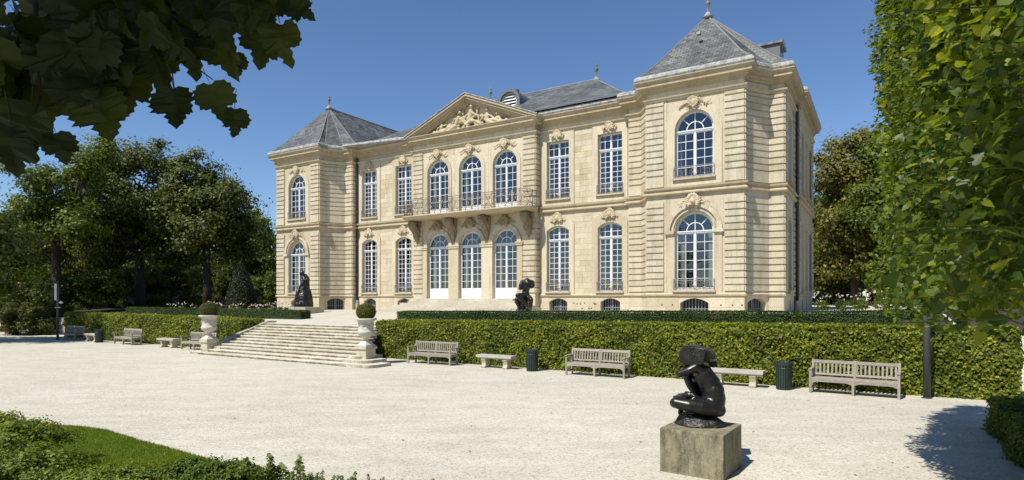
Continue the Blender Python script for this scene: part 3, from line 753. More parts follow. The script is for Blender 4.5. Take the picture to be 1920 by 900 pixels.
# ---- mouldings
sweep('plinth_moulding', [(0, 2.72), (.07, 2.73), (.09, 2.80), (.05, 2.86), (0, 2.88)], [p for p in PATH[1:11]], M['string'])
sweep('plinth_moulding', [(0, 2.72), (.07, 2.73), (.09, 2.80), (.05, 2.86), (0, 2.88)], [p for p in PATH[13:]], M['string'])
sweep('string_course', [(0, 7.44), (.10, 7.45), (.16, 7.50), (.16, 7.56), (.08, 7.60), (.06, 7.68), (.16, 7.72), (.18, 7.80), (0, 7.83)], PATH[:11] + [(-4.5, -.02)], M['string'])
sweep('string_course', [(0, 7.44), (.10, 7.45), (.16, 7.50), (.16, 7.56), (.08, 7.60), (.06, 7.68), (.16, 7.72), (.18, 7.80), (0, 7.83)], [(4.5, -.02)] + PATH[13:], M['string'])
sweep('architrave', [(0, 11.91), (.08, 11.93), (.08, 12.0), (.14, 12.02), (.16, 12.08), (0, 12.10)], PATH, M['stone_b'])
sweep('cornice', [(0, 12.34), (.08, 12.36), (.10, 12.46), (.17, 12.48), (.20, 12.56), (.38, 12.58), (.38, 12.70), (.43, 12.73), (.50, 12.82), (.50, 12.86), (0, 12.90)], PATH, M['cornice'])
GUT = [(.20, 12.87), (.44, 12.89), (.48, 12.96), (.46, 13.08), (.36, 13.17), (.15, 13.22)]
sweep('lead_gutter', GUT, PATH[:10] + [(-10.05, 0), (-4.6, 0)], M['lead'])
sweep('lead_gutter', GUT, [(4.6, 0)] + PATH[14:], M['lead'])

# ---- pediment
def pediment():
    ap, hb = 14.88, 4.9
    sl = (ap - 12.88) / hb
    b = MB(); b.poly([(-4.5, -.40, 12.78), (4.5, -.40, 12.78), (0, -.40, 14.6)]); b.build('tympanum', M['stone_b'], house)
    b = MB()
    for t0, t1, y in ((0, .16, -.99), (.16, .30, -.90), (.30, .42, -.76), (.42, .52, -.62)):
        for s in (-1, 1):
            def pt(x, t): return (s * x, ap - sl * x - t)
            xe = hb - .02
            b.prism([pt(0, t0), pt(xe, t0), pt(xe - (0 if t0 == 0 else .05), t1), pt(0, t1)], y, -.38)
    b.build('raking_cornice', M['cornice'], house)
    b = MB()
    for s in (-1, 1):
        xe = hb + .05
        b.poly([(0, -1.04, ap + .05), (s * xe, -1.04, ap - sl * xe + .03), (s * xe, 1.4, ap - sl * xe + .03), (0, 4.6, ap + .05)])
        b.poly([(0, -1.04, ap + .05), (s * xe, -1.04, ap - sl * xe + .03), (s * xe, -1.04, ap - sl * xe - .03), (0, -1.04, ap - .01)])
    b.build('pediment_lead', M['lead'], house)
    # reclining figures carved in the tympanum
    f = []; ch = []
    y = -.55
    def man(hx, hz, sx, sz, head, arm1, arm2, leg1, leg2, k=1.0):
        ch.append([(hx, y, hz, .17 * k), ((hx + sx) / 2, y - .05, (hz + sz) / 2, .15 * k), (sx, y - .04, sz, .15 * k)])
        f.append((head[0], y - .08, head[1], .115 * k))
        for a in (arm1, arm2): ch.append([(sx, y - .05, sz, .085 * k)] + [(p[0], y - .1, p[1], .06 * k) for p in a])
        for a in (leg1, leg2): ch.append([(hx, y - .06, hz, .13 * k)] + [(p[0], y - .14, p[1], .085 * k) for p in a])
    man(.1, 13.30, .15, 13.85, (.2, 14.14), [(.5, 13.6), (.75, 13.5)], [(-.2, 13.6), (-.3, 13.35)], [(.55, 13.2), (.95, 12.98)], [(-.1, 13.1), (-.05, 12.9)])
    man(-1.0, 13.15, -.75, 13.6, (-.65, 13.9), [(-1.05, 13.55), (-1.2, 13.3)], [(-.5, 13.45), (-.3, 13.3)], [(-1.5, 13.1), (-1.9, 12.92)], [(-1.3, 13.0), (-1.55, 12.9)], .95)
    man(1.35, 13.1, 1.3, 13.5, (1.35, 13.78), [(1.05, 13.4), (.9, 13.2)], [(1.65, 13.35), (1.85, 13.15)], [(1.85, 13.1), (2.2, 12.92)], [(1.6, 12.98), (1.9, 12.88)], .85)
    man(-2.1, 13.0, -2.05, 13.35, (-2.05, 13.56), [(-1.85, 13.3), (-1.65, 13.3)], [(-2.35, 13.2), (-2.45, 13.0)], [(-1.8, 12.98), (-1.6, 12.88)], [(-2.4, 12.95), (-2.65, 12.88)], .7)
    man(2.0, 12.98, 2.0, 13.2, (2.02, 13.42), [(2.2, 13.15), (2.35, 13.0)], [(1.8, 13.1), (1.7, 12.95)], [(2.4, 12.95), (2.7, 12.88)], [(2.2, 12.9), (2.5, 12.86)], .6)
    rr = random.Random(3)
    for _ in range(90):
        x = rr.uniform(-2.9, 2.8); z = 12.86 + rr.random() ** 2 * max(.08, (1 - abs(x) / 3.1) * 1.0); f.append((x, y + .04 + rr.uniform(-.08, .05), z, rr.uniform(.06, .15)))
    for _ in range(12):
        x = rr.uniform(-1.6, 1.2); z = 13 + rr.random() * .5; ch.append([(x, y - .1, z, .05), (x + rr.uniform(-.4, .4), y - .14, z - .3, .04)])
    for x, z in ((-.9, 14.0), (-.5, 14.1), (.55, 14.05)): ch.append([(x, y + .05, z - .3, .07), (x, y + .05, z, .06), (x + .2, y + .05, z + .12, .05)])
    sculpt('pediment_figures', f, M['carved'], house, .028, 1, .009, 2, ch)
pediment()

# ---- carved keystones
def cartouche(seed, wd, ht, face):
    rr = random.Random(seed); f = []; ch = []
    if face:
        f += [(0, -.10, 0, .13, .10, .17), (0, -.20, -.02, .03, .04, .05), (0, -.16, -.08, .05, .04, .03), (-.05, -.17, .04, .03, .03, .03), (.05, -.17, .04, .03, .03, .03)]
        for i in range(15):
            a = -.7 + (PI + 1.4) * i / 14; r = .27 * rr.uniform(.9, 1.12); ch.append([(.15 * math.cos(a), -.07, .17 * math.sin(a), .045), (r * math.cos(a), -.11, r * 1.1 * math.sin(a), .05), (r * 1.25 * math.cos(a + .2), -.06, r * 1.3 * math.sin(a + .2), .035)])
    else:
        f += [(0, -.08, 0, .13, .10, .18), (0, -.1, -.18, .06, .06, .08)]
        for i in range(9): a = .1 + (PI - .2) * i / 8; ch.append([(.1 * math.cos(a), -.08, .1 + .06 * math.sin(a), .03), (.21 * math.cos(a), -.11, .1 + .17 * math.sin(a), .04)])
        for s in (-1, 1): ch.append([(s * .12, -.1, .1, .035), (s * .2, -.12, 0, .04), (s * .13, -.1, -.12, .035), (s * .06, -.08, -.06, .03)])
    for s in (-1, 1):
        n = 6
        pts = [(s * (.18 + (wd / 2 - .18) * i / n), -.05, .05 + ht * .12 * math.sin(i * 1.1) - .10 * (i / n), .045 - .028 * i / n) for i in range(n + 1)]; ch.append(pts)
        for i in range(1, n + 1): f.append((pts[i][0], -.06, pts[i][2] + rr.choice((-1, 1)) * .06, .05 - .02 * i / n))
    b = MB()
    for _ in range(70):
        a = rr.uniform(0, 2 * PI); q = rr.uniform(.1, .34); f.append((q * 1.15 * math.cos(a), -.06 - rr.random() * .07, q * math.sin(a), rr.uniform(.016, .036)))
    me = sculpt('keystone_carving', f, M['carved'], house, .017, 0, .009, seed, ch); return me
CT = {k: cartouche(*a) for k, a in {'face': (1, 1.0, .6, True), 'shell': (2, .8, .5, False), 'wide': (3, 1.5, .6, False), 'facew': (4, 1.5, .6, True)}.items()}
used = set()
def put_carving(k, x, y, z, s=1.0, m=None):
    o = CT[k]
    if k in used: c = o.copy(); col.objects.link(c); o = c
    used.add(k); o.parent = house; o.location = (x, y, z); o.scale = (s, s, s)
    if m: o.material_slots[0].link = 'OBJECT'; o.material_slots[0].material = m
for x in WING: put_carving('shell', x, -.06, 11.72, 1.0); put_carving('face', x, -.06, 7.08, .95)
for x in PAV: put_carving('wide', x, -2.10, 11.60, 1.0); put_carving('facew', x, -2.18, 7.06, 1.0)
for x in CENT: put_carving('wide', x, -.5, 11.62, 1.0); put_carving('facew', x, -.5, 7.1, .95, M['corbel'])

# ---- balcony
def balcony():
    b = MB(); y0, y1 = -.452, -1.62; hw, rc = 4.62, .55
    def outl(e):
        pts = [(-hw - e, y0)]
        for i in range(7): a = PI + PI / 2 * i / 6; pts.append((-hw + rc + (rc + e) * math.cos(a), y1 + rc + (rc + e) * math.sin(a)))
        for i in range(7): a = 1.5 * PI + PI / 2 * i / 6; pts.append((hw - rc + (rc + e) * math.cos(a), y1 + rc + (rc + e) * math.sin(a)))
        pts.append((hw + e, y0)); return pts
    for (e0, z0), (e1, z1) in zip([(-.10, 7.52), (-.04, 7.56), (.0, 7.60), (.05, 7.66), (.08, 7.68)], [(-.04, 7.56), (.0, 7.60), (.05, 7.66), (.08, 7.68), (.08, 7.74)]):
        A, B = outl(e0), outl(e1)
        for i in range(len(A) - 1): b.quad((*A[i], z0), (*A[i + 1], z0), (*B[i + 1], z1), (*B[i], z1))
    b.poly([(*p, 7.52) for p in outl(-.10)]); b.poly([(*p, 7.74) for p in outl(.08)])
    o = b.build('balcony', M['string'], house)
    pts = outl(-.04); pth = [Vector((*p, 0)) for p in pts]
    # resample along the edge
    seg = [0]
    for a, c in zip(pth, pth[1:]): seg.append(seg[-1] + (c - a).length)
    def at(t):
        for i in range(len(seg) - 1):
            if t <= seg[i + 1] or i == len(seg) - 2:
                k = (t - seg[i]) / max(seg[i + 1] - seg[i], 1e-6); return pth[i].lerp(pth[i + 1], k)
    L = seg[-1]; H = .92
    r = MB(); g = MB(); n = 24
    for z in (.06, H - .12, H): r.tube([at(L * i / 60) + Vector((0, 0, 7.76 + z)) for i in range(61)], .016 if z == H else .012, 5)
    for i in range(n + 1):
        p = at(L * i / n); r.tube([p + Vector((0, 0, 7.74)), p + Vector((0, 0, 7.76 + H))], .018, 5)
    for i in range(n):
        t0 = L * i / n; wd = L / n
        def mp(pts): return [at(t0 + wd * (.5 + x)) + Vector((0, 0, 7.76 + z)) for x, _, z in pts]
        for a in range(4): r.tube(mp([(x / wd, 0, z) for x, _, z in scroll((-.09 if a % 2 else .09), .22 + (.36 if a > 1 else 0), .10, a * 1.3, 1.15, 1 if a % 2 else -1, 10)]), .014, 4)
        if i % 3 == 1: r.tube(mp([(-.45, 0, .08), (.45, 0, .78)]), .011, 4); r.tube(mp([(.45, 0, .08), (-.45, 0, .78)]), .011, 4)
        else: r.tube(mp([(x / wd, 0, z) for x, _, z in circle(0, .42, .10, 10)]), .011, 4, True)
        for x, z in ((0, .42), (-.2, .72), (.2, .72), (0, .18)):
            q = mp([(x, 0, z)])[0]; g.ball(tuple(q + Vector((0, -.012, 0))), (.035, .022, .035), 6, 4)
        if i in (3, 9, 14, 20):
            for z in (.15, .28, .42, .56, .7, .82): q = at(t0) + Vector((0, -.01, 7.76 + z)); g.ball(tuple(q), (.06, .035, .07), 6, 4)
    rl = r.build('balcony_railing', M['iron_pale'], o); 
    g.build('gilded_leaves', M['gold'], o)
    # scrolled corbels
    def corbel(x):
        f = []; ch = []
        def sc(cy, cz, rad, a0, tn, sg, k=14): return [(0, cy + rad * (1 - .7 * j / k) * math.cos(a0 + sg * 2 * PI * tn * j / k), cz + rad * (1 - .7 * j / k) * math.sin(a0 + sg * 2 * PI * tn * j / k)) for j in range(k + 1)]
        for dx in (-.17, 0, .17):
            prof = [(-.95, 7.40), (-.98, 7.22), (-.86, 7.02), (-.64, 6.84), (-.46, 6.62), (-.36, 6.4), (-.28, 6.18)]
            ch.append([(dx * (1 - .06 * j), y - .0, z, .13 - .008 * j) for j, (y, z) in enumerate(prof)])
            ch.append([(dx, y + .25, z, .15) for y, z in prof[:4]]); ch.append([(dx, -.25, 7.4, .16), (dx, -.22, 6.6, .13)])
        for s in (-1, 1):
            f.append((s * .27, -.84, 7.26, .06, .17, .17)); f.append((s * .29, -.84, 7.26, .06, .08, .08)); f.append((s * .2, -.38, 6.42, .05, .1, .1))
        for j in range(8): f.append((random.Random(j).uniform(-.12, .12), -.98 + .08 * j, 7.12 - .11 * j, .08))
        for z, q in ((6.15, .12), (6.02, .10), (5.9, .07), (5.8, .045)): f += [(0, -.22, z, q), (.09, -.16, z + .04, q * .7), (-.09, -.16, z + .04, q * .7)]
        c = [(a[0], a[1] - .30, a[2]) + tuple(a[3:]) for a in f]; h2 = [[(a[0], a[1] - .30, a[2], a[3]) for a in q] for q in ch]
        return c, h2
    c0 = None
    for x in (-4.12, -1.24, 1.24, 4.12):
        if c0 is None:
                c, h2 = corbel(0)
                rq = random.Random(12); c += [(rq.uniform(-.24, .24), -.25 - .95 * rq.random() ** 1.5, rq.uniform(6.5, 7.4), rq.uniform(.03, .06)) for _ in range(60)]
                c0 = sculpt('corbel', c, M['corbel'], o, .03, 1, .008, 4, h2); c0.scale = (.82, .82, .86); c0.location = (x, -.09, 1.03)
        else: k = c0.copy(); col.objects.link(k); k.location = (x, -.09, 1.03)
balcony()

# ---- roofs
def uv_roof(o):
    me = o.data; uv = me.uv_layers.new(name='UVMap')
    for p in me.polygons:
        n = p.normal; h = Vector((-n.y, n.x, 0)); h = h.normalized() if h.length > 1e-4 else Vector((1, 0, 0)); v = n.cross(h)
        for li in p.loop_indices: c = me.vertices[me.loops[li].vertex_index].co; uv.data[li].uv = (c.dot(h), c.dot(v))
def finial(x, y, z, h, parent):
    b = MB(); k = h / .95
    b.lathe([(.33 * k, -.36 * k), (.18 * k, -.14 * k), (.07 * k, 0)], 14, (x, y, z)); b.build('finial_base', M['lead'], parent, True)
    b = MB(); b.lathe([(.05 * k, 0), (.07 * k, .05 * k), (.045 * k, .1 * k), (.075 * k, .3 * k), (.12 * k, .46 * k), (.15 * k, .52 * k), (.11 * k, .58 * k), (.05 * k, .64 * k), (.08 * k, .72 * k), (.09 * k, .78 * k), (.04 * k, .86 * k), (.025 * k, .9 * k), (.015 * k, 1.0 * k)], 12, (x, y, z)); b.build('finial', M['finial'], parent, True)
def hipped(ring_pts, tops, name, parent):
    """ring_pts: eaves outline; tops: the ridge point index each eaves corner runs to; a slight kick at the eaves"""
    b = MB(); mid = []
    for (x, y, z), t in zip(ring_pts, tops): mid.append((x + (t[0] - x) * .2, y + (t[1] - y) * .2, z + (t[2] - z) * .165))
    n = len(ring_pts)
    for i in range(n):
        j = (i + 1) % n; b.quad(ring_pts[i], ring_pts[j], mid[j], mid[i])
        if tops[i] == tops[j]: b.poly([mid[i], mid[j], tops[i]])
        else: b.poly([mid[i], mid[j], tops[j], tops[i]])
    o = b.build(name, M['slate'], parent); uv_roof(o)
    h = MB()
    for i in range(n): h.tube([ring_pts[i], mid[i], tops[i]], .035, 5)
    ts = []
    for t in tops:
        if t not in ts: ts.append(t)
    for a, c in zip(ts, ts[1:]): h.tube([a, c], .06, 5)
    h.build('hip_lead', M['hip'], o); return o
M['finial'] = stone_mat('dark_finial_stone', (.15, .135, .115), (.24, .22, .19), (.06, .055, .05), island=0)
M['hip'] = stone_mat('grey_hip_lead', (.16, .165, .165), (.27, .275, .27), (.1, .1, .1), island=0)
ZE = 13.16
for s in (1, -1):
    A = (s * 13.75, .75, 16.75); B = (s * 13.75, 10.0, 16.75)
    pts = [(s * 9.7, 10.9, ZE), (s * 9.7, -.2, ZE), (s * 10.5, -.75, ZE), (s * 11.25, -1.8, ZE), (s * 11.25, -2.35, ZE), (s * 16.28, -2.35, ZE), (s * 16.3, -1.75, ZE), (s * 17.0, -.75, ZE), (s * 17.65, -.72, ZE), (s * 17.85, 10.9, ZE)]
    tp = [B, A, A, A, A, A, A, A, A, B]
    if s < 0: pts, tp = pts[::-1], tp[::-1]
    o = hipped(pts, tp, 'pavilion_roof', house); finial(A[0], A[1], A[2] + .20, .80, o)
L_, R_ = (-4.4, 8.3, 17.75), (4.4, 8.3, 17.75)
o = hipped([(-10.3, -.55, ZE), (10.3, -.55, ZE), (10.3, 11.6, ZE), (-10.3, 11.6, ZE)], [L_, R_, R_, L_], 'main_roof', house)
finial(-4.4, 8.3, 17.93, .95, o); finial(4.4, 8.3, 17.93, .95, o)
def oculus_dormer(x, y, z):
    b = MB(); r = .86; ring(b, 0, 0, r * .62, r * .80, 0, .12, 0, 2 * PI, 24)
    f = b.build('dormer', M['lead'], house, loc=(x, y, z))
    b = MB(); N = 14
    for i in range(N):
        a, c = PI * i / N, PI * (i + 1) / N
        for r_, y0, y1 in ((r, -.1, 2.6),): b.quad((r_ * math.cos(a), y0, r_ * math.sin(a)), (r_ * math.cos(c), y0, r_ * math.sin(c)), (r_ * math.cos(c), y1, r_ * math.sin(c)), (r_ * math.cos(a), y1, r_ * math.sin(a)))
        b.prism([(r * .78 * math.cos(a), r * .78 * math.sin(a)), (r * 1.02 * math.cos(a), r * 1.02 * math.sin(a)), (r * 1.02 * math.cos(c), r * 1.02 * math.sin(c)), (r * .78 * math.cos(c), r * .78 * math.sin(c))], -.12, .06)
    for s in (-1, 1): b.box(min(s * r, s * r * .78), max(s * r, s * r * .78), -.1, 2.4, -1.0, 0)
    b.build('dormer_hood', M['slate_plain'], f)
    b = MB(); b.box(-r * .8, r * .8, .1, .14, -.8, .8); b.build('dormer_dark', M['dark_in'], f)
    for k in range(5):
        b = MB(); zz = -.42 + .2 * k; hw = math.sqrt(max(.02, (r * .62) ** 2 - zz * zz)); b.quad((-hw, .0, zz - .05), (hw, .0, zz - .05), (hw, .09, zz + .07), (-hw, .09, zz + .07)); b.build('louvre', M['white'], f)
M['slate_plain'] = mat('dark_lead_sheet', (.13, .135, .14), .5, .4)[0]
oculus_dormer(0, 4.0, 15.72)
def side_dormer(y, x1, w_=1.3, z0=13.1, z1=14.45):
    b = MB(); b.box(14.6, x1, y, y + w_, z0, z1); f = b.build('dormer', M['slate_plain'], house)
    b = MB(); pr = [(y - .1, z1 - .02), (y + w_ + .1, z1 - .02), (y + w_ + .12, z1 + .06), (y + w_ * .8, z1 + .2), (y + w_ * .5, z1 + .26), (y + w_ * .2, z1 + .2), (y - .12, z1 + .06)]
    n0 = len(pr); b.v = [(14.3, a, c) for a, c in pr] + [(x1 + .12, a, c) for a, c in pr]; b.f = [tuple(range(n0)), tuple(range(2 * n0 - 1, n0 - 1, -1))] + [(i, (i + 1) % n0, n0 + (i + 1) % n0, n0 + i) for i in range(n0)]
    b.build('dormer_hood', M['lead'], f)
    b = MB(); b.quad((x1 + .01, y + .2, z0 + .3), (x1 + .01, y + w_ - .2, z0 + .3), (x1 + .01, y + w_ - .2, z1 - .15), (x1 + .01, y + .2, z1 - .15)); b.build('dormer_window', M['glass'], f)
side_dormer(.9, 17.05, 1.25, z1=14.75); side_dormer(4.6, 17.2); side_dormer(7.2, 17.1)
# roof snow-hooks vents on the right pavilion
b = MB(); b.box(13.66, 13.84, -1.12, -.9, 15.15, 15.27); b.build('roof_vent', M['lead'], house)
# ---- downpipes
for x, y in ((-9.93, -.13), (17.54, 3.28)):
    b = MB(); b.tube([(x, y, 2.5), (x, y, 12.2), (x, y - .05, 12.35)], .075, 8)
    for z in (4.2, 6.3, 8.6, 10.8): b.tube([(x, y, z), (x, y, z + .08)], .09, 8)
    p_ = b.build('downpipe', M['pipe'], house, True)
    b = MB(); b.tube([(x, y, 1.6), (x, y, 2.5)], .10, 8); b.build('downpipe_shoe', M['grey_stone'], p_)
b = MB(); rr = random.Random(8)
for x in (6.9, 7.2, 7.75, 8.0, 12.3, 12.8, 15.0, 15.5, 15.9, 7.1, 7.6, 7.95):
    y = -2.05 if x > 11 else 0; z = rr.choice((2.28, 2.05)); b.box(x - .035, x + .035, y - .016, y + .02, z, z + .06)
for x in (6.7, 7.35, 7.9): b.box(x - .035, x + .035, -.016, .02, 2.33, 2.39)
b.build('vent_hole', M['dark_in'], house)['kind'] = 'stuff'

# ================================================================== GARDEN STONEWORK
def at(s, d, z=None):
    x, y = W(s, d); return (x, y, terr(s, d) if z is None else z)
# ---- steps up to the garden doors
perron = thing('entrance_steps', 'low wide flight of worn stone steps leading up to the three glazed garden doors', 'steps', (OX, OY, 0), -TH)
zb = terr(0, 2.5); NP = 6
rr = random.Random(21)
for k in range(NP):
    z1 = 2.60 - (2.60 - zb) * k / NP; z0 = zb - .1; e = .34 * k; hw = 3.55 + e; y1 = -1.35 - e; yb = y1 + .36 if k else -.452
    x = -hw
    while x < hw - .05:
        ln = rr.uniform(1.5, 2.4); xe = min(hw, x + ln)
        if hw - xe < .6: xe = hw
        b = MB(); b.box(x + .003, xe - .003, y1, yb, z0, z1 - .003 * (k > 0)); b.build('step_stone', M['step_plain'], perron); x = xe
    if k:
        for s in (-1, 1): b = MB(); b.box(min(s * hw, s * (hw - .36)), max(s * hw, s * (hw - .36)), yb + .003, -.455, z0, z1 - .006); b.build('step_stone', M['step_plain'], perron)
# ---- great stairs between the hedges
stairs = thing('garden_staircase', 'broad flight of pale worn stone steps rising from the gravel to the terrace', 'staircase', (OX, OY, 0), -TH)
NST = 12; zt = terr(-2.5, 10.2); rise = zt / NST
rr = random.Random(4)
for k in range(NST):
    z1 = rise * (k + 1)
    if k < 3: d0 = 13.85 - .34 * k; x0, x1 = -6.95 + .3 * k, 5.0 - .55 * k
    else: d0 = 12.85 - .30 * (k - 3); x0, x1 = -5.82, 3.35 - .30 * (k - 3) * .55
    d1 = d0 - .45 if k < NST - 1 else d0 - .42
    if k < 3: d1 = d0 - .7
    x = x0; n = 0
    while x < x1 - .05:
        ln = rr.uniform(1.3, 2.7) * (.6 if n == 0 else 1); xe = min(x1, x + ln)
        if x1 - xe < .6: xe = x1
        b = MB(); dz = rr.uniform(-.006, .004); g = .004
        if k < 3 and (n == 0 or xe == x1):          # rounded ends of the lowest steps
            s = -1 if n == 0 else 1; pts = []
            xa, xb = (x, xe - g) if s < 0 else (x + g, xe); r_ = .42
            P = []
            ex, ix = (xa, xb) if s < 0 else (xb, xa)
            P.append((ix, -d0))
            for j in range(7): a = PI / 2 * j / 6; P.append((ex - s * r_ * (1 - math.sin(a)), -d0 + r_ * (1 - math.cos(a))))
            P.append((ex, -d0 + 1.2)); P.append((ix, -d0 + 1.2))
            n0 = len(P); b.v = [(px, py, -.05) for px, py in P] + [(px, py, z1 + dz) for px, py in P]
            b.f = [tuple(range(n0)), tuple(range(2 * n0 - 1, n0 - 1, -1))] + [(i, (i + 1) % n0, n0 + (i + 1) % n0, n0 + i) for i in range(n0)]
        else:
            y0, y1 = -d0 + rr.uniform(-.01, .012), -d1
            nose = .035
            b.v = [(x + g, y0 + nose, z1 - rise - .04), (xe - g, y0 + nose, z1 - rise - .04), (x + g, y0 + nose, z1 - .06), (xe - g, y0 + nose, z1 - .06), (x + g, y0, z1 - .045), (xe - g, y0, z1 - .045), (x + g, y0 + .006, z1 - .008 + dz), (xe - g, y0 + .006, z1 - .008 + dz), (x + g, y0 + .02, z1 + dz), (xe - g, y0 + .02, z1 + dz), (x + g, y1, z1 + dz), (xe - g, y1, z1 + dz), (x + g, y1, z1 - rise - .04), (xe - g, y1, z1 - rise - .04)]
            b.f = [(i, i + 1, i + 3, i + 2) for i in range(0, 12, 2)] + [(12, 13, 1, 0), (0, 2, 4, 6, 8, 10, 12), (1, 13, 11, 9, 7, 5, 3)]
        b.build('step_stone', M['step'], stairs); x = xe; n += 1
for s, x in ((-1, -5.96),):
    b = MB(); pr = [(-12.95, -.1), (-12.95, .50), (-10.15, zt + .09), (-9.7, zt + .07), (-9.7, -.1)]
    n0 = len(pr); x0, x1 = x - .14, x + .14
    b.v = [(x0, a, c) for a, c in pr] + [(x1, a, c) for a, c in pr]; b.f = [tuple(range(n0)), tuple(range(2 * n0 - 1, n0 - 1, -1))] + [(i, (i + 1) % n0, n0 + (i + 1) % n0, n0 + i) for i in range(n0)]
    b.build('cheek_wall', M['cheek'], stairs)
# ---- urns on pedestals with clipped box balls
URN = [(.0, 0), (.30, 0), (.30, .05), (.20, .12), (.13, .20), (.12, .34), (.16, .38), (.24, .43), (.33, .50), (.385, .60), (.39, .66), (.36, .70), (.345, .72), (.335, .90), (.35, 1.08), (.40, 1.16), (.50, 1.20), (.505, 1.25), (.46, 1.27), (.36, 1.25), (.0, 1.22)]
def urn_set(s, d, zp, hp, side, hs):
    p = thing('pedestal', f'square stone pedestal carrying the urn at the {side} end of the stairs', 'pedestal', at(s, d, 0), -TH, 'pedestals flanking the stairs')
    b = MB(); b.box(-.26, .26, -.26, .26, zp, zp + hp - .12); b.build('block', M['pedestal'], p)
    b = MB(); b.box(-.31, .31, -.31, .31, zp + hp - .118, zp + hp - .04); b.box(-.29, .29, -.29, .29, zp + hp - .038, zp + hp); b.build('cap', M['pedestal'], p)
    u = thing('stone_urn', f'white marble garden urn on its pedestal, {side} of the two', 'urn', at(s, d, zp + hp), -TH, 'white urns flanking the stairs')
    b = MB(); k = hs
    q = [(-.29, -.29, 0.001), (.29, -.29, 0.001), (.29, .29, 0.001), (-.29, .29, 0.001), (-.29, -.29, .05), (.29, -.29, .05), (.29, .29, .05), (-.29, .29, .05), (-.12, -.12, .22), (.12, -.12, .22), (.12, .12, .22), (-.12, .12, .22)]
    b.v = [tuple(c * k for c in v) for v in q]; b.f = [(3, 2, 1, 0), (8, 9, 10, 11)] + [(i, (i + 1) % 4, 4 + (i + 1) % 4, 4 + i) for i in range(4)] + [(4 + i, 4 + (i + 1) % 4, 8 + (i + 1) % 4, 8 + i) for i in range(4)]
    b.build('foot', M['urn'], u)
    b = MB(); b.lathe([(r * k, z * k) for r, z in URN[3:]], 32); b.build('bowl', M['urn'], u, True)
    b = MB()
    for j in range(8):
        a = j * PI / 4; pts = []
        for i in range(9): t = i / 8; an = a + PI / 4 * t; r = .35 * k; pts.append((r * math.cos(an), r * math.sin(an), (1.02 - .10 * math.sin(PI * t)) * k))
        b.tube(pts, .016, 4)
    b.build('swag', M['urn'], u)
    bx = thing('boxwood_ball', f'round clipped boxwood growing in the {side} white urn', 'clipped shrub', at(s, d, zp + hp + 1.24 * k), 0, 'boxwood balls in the urns')
    rg = np.random.default_rng(int(s * 10 + 200)); n = 5200; v = rg.normal(size=(n, 3)); v /= np.linalg.norm(v, axis=1)[:, None]; rad = .45 * k * (1 + .03 * rg.normal(size=n)) * rg.uniform(.93, 1.0, n)
    P = v * rad[:, None] * np.array([1, 1, .88]) + np.array([0, 0, .32 * k]); leaf_mesh('leaves', P, .036, M['f_box'], v, .9, 3, 'quad', bx)
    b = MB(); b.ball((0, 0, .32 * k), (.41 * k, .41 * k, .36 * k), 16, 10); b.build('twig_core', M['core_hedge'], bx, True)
urn_set(-6.15, 13.2, rise * 2, .42, 'far', .92)
urn_set(3.75, 12.75, rise * 1, .62, 'near', .86)

